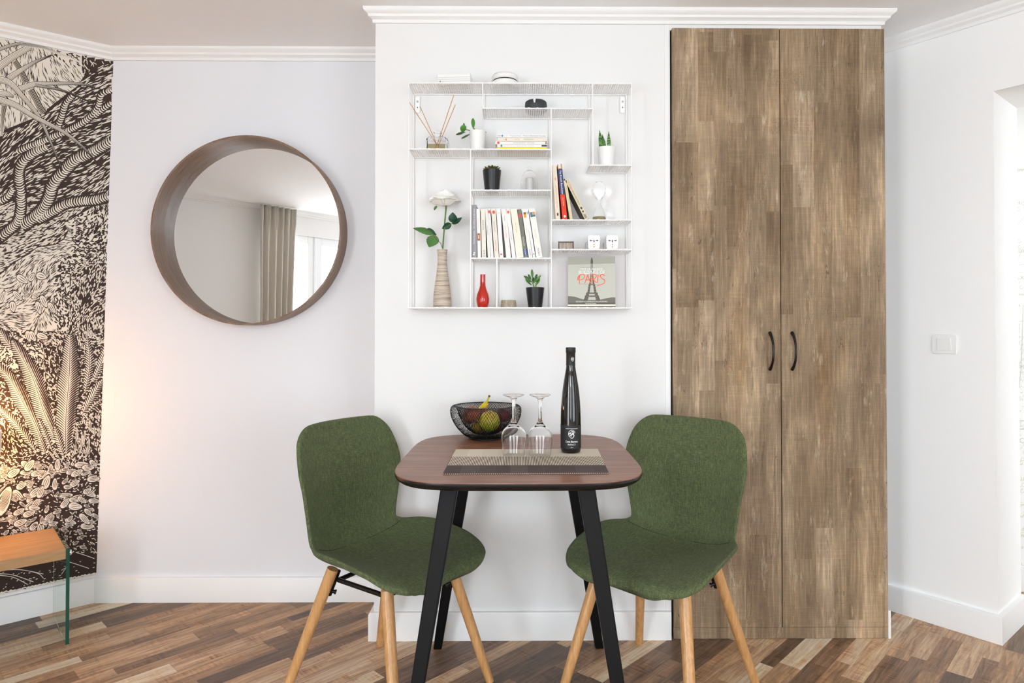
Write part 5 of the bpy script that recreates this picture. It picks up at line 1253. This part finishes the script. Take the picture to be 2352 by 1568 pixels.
def chair(label, cx, cy, ang):
    t = thing('dining_chair', label, 'chair', (cx, cy, 0), ang, 'green upholstered dining chairs')
    A = np.array(pts_); S_ = A[:, 0]; aa = A[:, 1]; zz_ = A[:, 2]
    ln = np.r_[0, np.cumsum(np.hypot(np.diff(aa), np.diff(zz_)))]; Lt = ln[-1]
    NL, NV = 56, 72; TH = .030; vs_ = []
    for j in range(NV+1):
        f = j/NV; f = .35*f+.65*(1-math.cos(PI*f))/2; f = .45*f+.55*((1-math.cos(PI*f))/2); d = f*Lt
        s_ = float(np.interp(d, ln, S_)); a = float(np.interp(d, ln, aa)); z_ = float(np.interp(d, ln, zz_)); e = .004
        ta, tz = float(np.interp(d+e, ln, aa)-np.interp(d-e, ln, aa)), float(np.interp(d+e, ln, zz_)-np.interp(d-e, ln, zz_)); q = math.hypot(ta, tz)+1e-9
        na, nz = tz/q, -ta/q; ml = 1-min(1, max(0, (z_-.47)/.10))
        hw = smooth_tab(HWT, s_); lf = smooth_tab(LFT, s_); rF, rT, rt = .115, .065, .014
        if d < rF: hw = hw - rF + math.sqrt(max(0, rF**2-(rF-d)**2))
        if Lt-d < rT: hw = hw - rT + math.sqrt(max(0, rT**2-(rT-(Lt-d))**2))
        de = min(d, Lt-d); th = TH*(math.sqrt(max(.03, 1-((rt-de)/rt)**2)) if de < rt else 1)
        for i in range(NL):
            t_ = 2*PI*i/NL; c_, s2 = math.cos(t_), math.sin(t_)
            u = math.copysign(abs(c_)**.62, c_); h_ = math.copysign(abs(s2)**.42, s2)
            w_ = u*hw; k = abs(u)**2.3*lf; off = h_*th/2 - TH/2
            vs_.append((a+na*k+na*off, w_, z_+nz*k*ml+nz*off-(u*u)*.010*max(0, 1-d/.15)))
    fs_ = [(j*NL+i, j*NL+(i+1) % NL, (j+1)*NL+(i+1) % NL, (j+1)*NL+i) for j in range(NV) for i in range(NL)]+[tuple(range(NL))[::-1], tuple(range(NV*NL, (NV+1)*NL))]
    m = MB(); m.v = vs_; m.f = fs_; m.m = [0]*len(fs_)
    sh_ = m.build('seat_shell', fab, t, smooth=180)
    # seams
    sm_ = mat('green_seam', '#243022', rough=.95)
    def surf(d, u, up=.0004):
        s_ = float(np.interp(d, ln, S_)); a = float(np.interp(d, ln, aa)); z_ = float(np.interp(d, ln, zz_)); e = .004
        ta, tz = np.interp(d+e, ln, aa)-np.interp(d-e, ln, aa), np.interp(d+e, ln, zz_)-np.interp(d-e, ln, zz_); q = math.hypot(ta, tz)+1e-9; na, nz = tz/q, -ta/q
        nz *= 1-min(1, max(0, (z_-.47)/.10)); k = abs(u)**2.3*smooth_tab(LFT, s_)+up; return (a+na*k, u*smooth_tab(HWT, s_), z_+nz*k)
    d0 = float(np.interp(.565, S_, ln))
    MB().tube([surf(d0-.030*abs(u)**2, u*.985) for u in np.linspace(-.9, .9, 41)], .0007, 6).build('seam', sm_, sh_, smooth=90)
    # legs
    for (sa, sb) in ((1, 1), (1, -1), (-1, 1), (-1, -1)):
        top, ft = legends(sa, sb)
        n__ = 10; P = [top+(ft-top)*(i/n__) for i in range(n__+1)]; r_ = [.0185-.0045*(i/n__)**1.5 for i in range(n__+1)]
        m = MB(); m.tube(P, r_, 20); ob = m.build('leg', oak, t, smooth=50)
        for v in ob.data.vertices:
            if v.co.z < .012: v.co.z = max(v.co.z, 0)
        MB().lathe([(0, 0), (.0125, 0), (.0125, .002), (0, .002)], 16, M=Matrix.Translation((ft.x, ft.y, 0))).build('foot_pad', mat('felt_pad', '#5a4a3a', rough=.9), ob)
    # black steel under-frame
    fr = MB(); zt_ = .385
    def bar(p, q, r=.0075): fr.tube([p, q], r, 8)
    c4 = [((.138 if sa > 0 else -.082), sb*(.134 if sa > 0 else .118), zt_-.005) for sa, sb in ((1, 1), (1, -1), (-1, -1), (-1, 1))]
    for p, q in zip(c4, c4[1:]+c4[:1]): bar(p, q)
    bar((.138, 0, zt_), (-.082, 0, zt_+.008))
    fr.build('under_frame', black, t, smooth=60)
    for (sa, sb) in ((1, 1), (1, -1), (-1, 1), (-1, -1)):
        top, ft = legends(sa, sb); dv = (ft-top).normalized(); inn_ = Vector((-sa*.66, -sb*.75, 0)); inn_ = (inn_-dv*inn_.dot(dv)).normalized()
        p0_ = top+inn_*.020; bk_ = MB().tube([p0_, p0_+dv*.085], .0062, 4).build('bracket', black, t)
        p1_ = p0_+dv*.070; MB().tube([p1_, p1_+inn_*.012], .0055, 10).tube([p1_+inn_*.012, p1_+inn_*.016], .0075, 10).build('bolt', black, bk_, smooth=40)
    return t
def dirang(deg): return math.radians(deg)
chair('green upholstered dining chair with oak legs to the left of the table', -.434, 2.14, dirang(-32))
chair('green upholstered dining chair with oak legs to the right of the table, before the wardrobe', .477, 2.137, dirang(180+50))

# ================================================================ HALL MAP WALLPAPER
I = Ink(); rr = random.Random(5)
def hall_pt(px, py, lay=0): v = WY(px, py, HB-.0006-.00003*lay); return tuple(v)
for k in range(9):
    y0 = 860-k*0
for (pts, w) in (([(2322, 985), (2334, 930), (2342, 880), (2347, 800), (2350, 700)], 2.2), ([(2352, 985), (2372, 930), (2364, 880)], 1), ([(2326, 985), (2400, 985)], 5), ([(2322, 966), (2400, 966)], 3),
                 ([(2325, 940), (2340, 905)], 1), ([(2325, 900), (2345, 912)], 1), ([(2320, 540), (2352, 498)], .9), ([(2322, 630), (2352, 565)], .9), ([(2330, 760), (2330, 740), (2400, 735)], 1.2), ([(2328, 775), (2400, 770)], 1.2),
                 ([(2335, 640), (2335, 610), (2400, 606)], 1.1), ([(2335, 625), (2400, 622)], .8), ([(2325, 800), (2352, 775)], 1), ([(2332, 1145), (2352, 1155), (2400, 1158)], .9), ([(2332, 1225), (2400, 1215)], 1.2), ([(2326, 830), (2400, 870)], 1)):
    I.ribbon(cr(pts, 5), w*.5, 0, 0)
for _ in range(420):
    y = rr.uniform(790, 1000); x = rr.uniform(2345-(y-790)*.11, 2420); I.dash(x, y, rr.uniform(0, 3.1), 7, .7, 0, 1)
for _ in range(60):
    y = rr.uniform(745, 790); x = 2328+7*rr.randrange(0, 12); I.dash(x, y, PI/2, 9, .8, 0, 1)
for _ in range(110):
    y = rr.choice((470, 560, 660, 1030, 1060, 1125, 1180))+rr.uniform(-14, 14); x = rr.uniform(2322, 2440); I.ribbon([(x+4*math.cos(a), y+4*math.sin(a)) for a in np.linspace(0, 5, 8)], .7, 0, 1)
mk = mat('map_ink', '#cfccbf', rough=.8)
mp = I.build('wall_hall_map', [mk], lambda x_, y_, l_: hall_pt(x_, y_, l_)); struct(mp)
for (s_, px, py, sz) in (('TEMPLE', 2345, 391, 9), ('OCH', 2330, 466, 12), ('LEBER', 2352, 577, 10), ('R.XL', 2345, 638, 11), ('bernic', 2342, 676, 9), ('SEE', 2332, 691, 8), ('KERA', 2334, 702, 8), ("L'ALMA", 2342, 842, 10), ('CH', 2352, 1012, 16), ('ELLE', 2345, 1100, 10), ('ROME', 2346, 1160, 8), ('Charles', 2346, 1185, 9), ('R.de', 2348, 1214, 12), ('RENE', 2346, 1230, 9), ('ST JE', 2344, 1257, 7), ('CAU', 2345, 1296, 10)):
    v0 = WY(px, py, HB); k = HB/FPX
    text_obj('map_text', s_, sz*k, mk, mp, lambda x_, y_, o_, v0=v0: (v0.x+x_, HB-.0007, v0.z+y_))
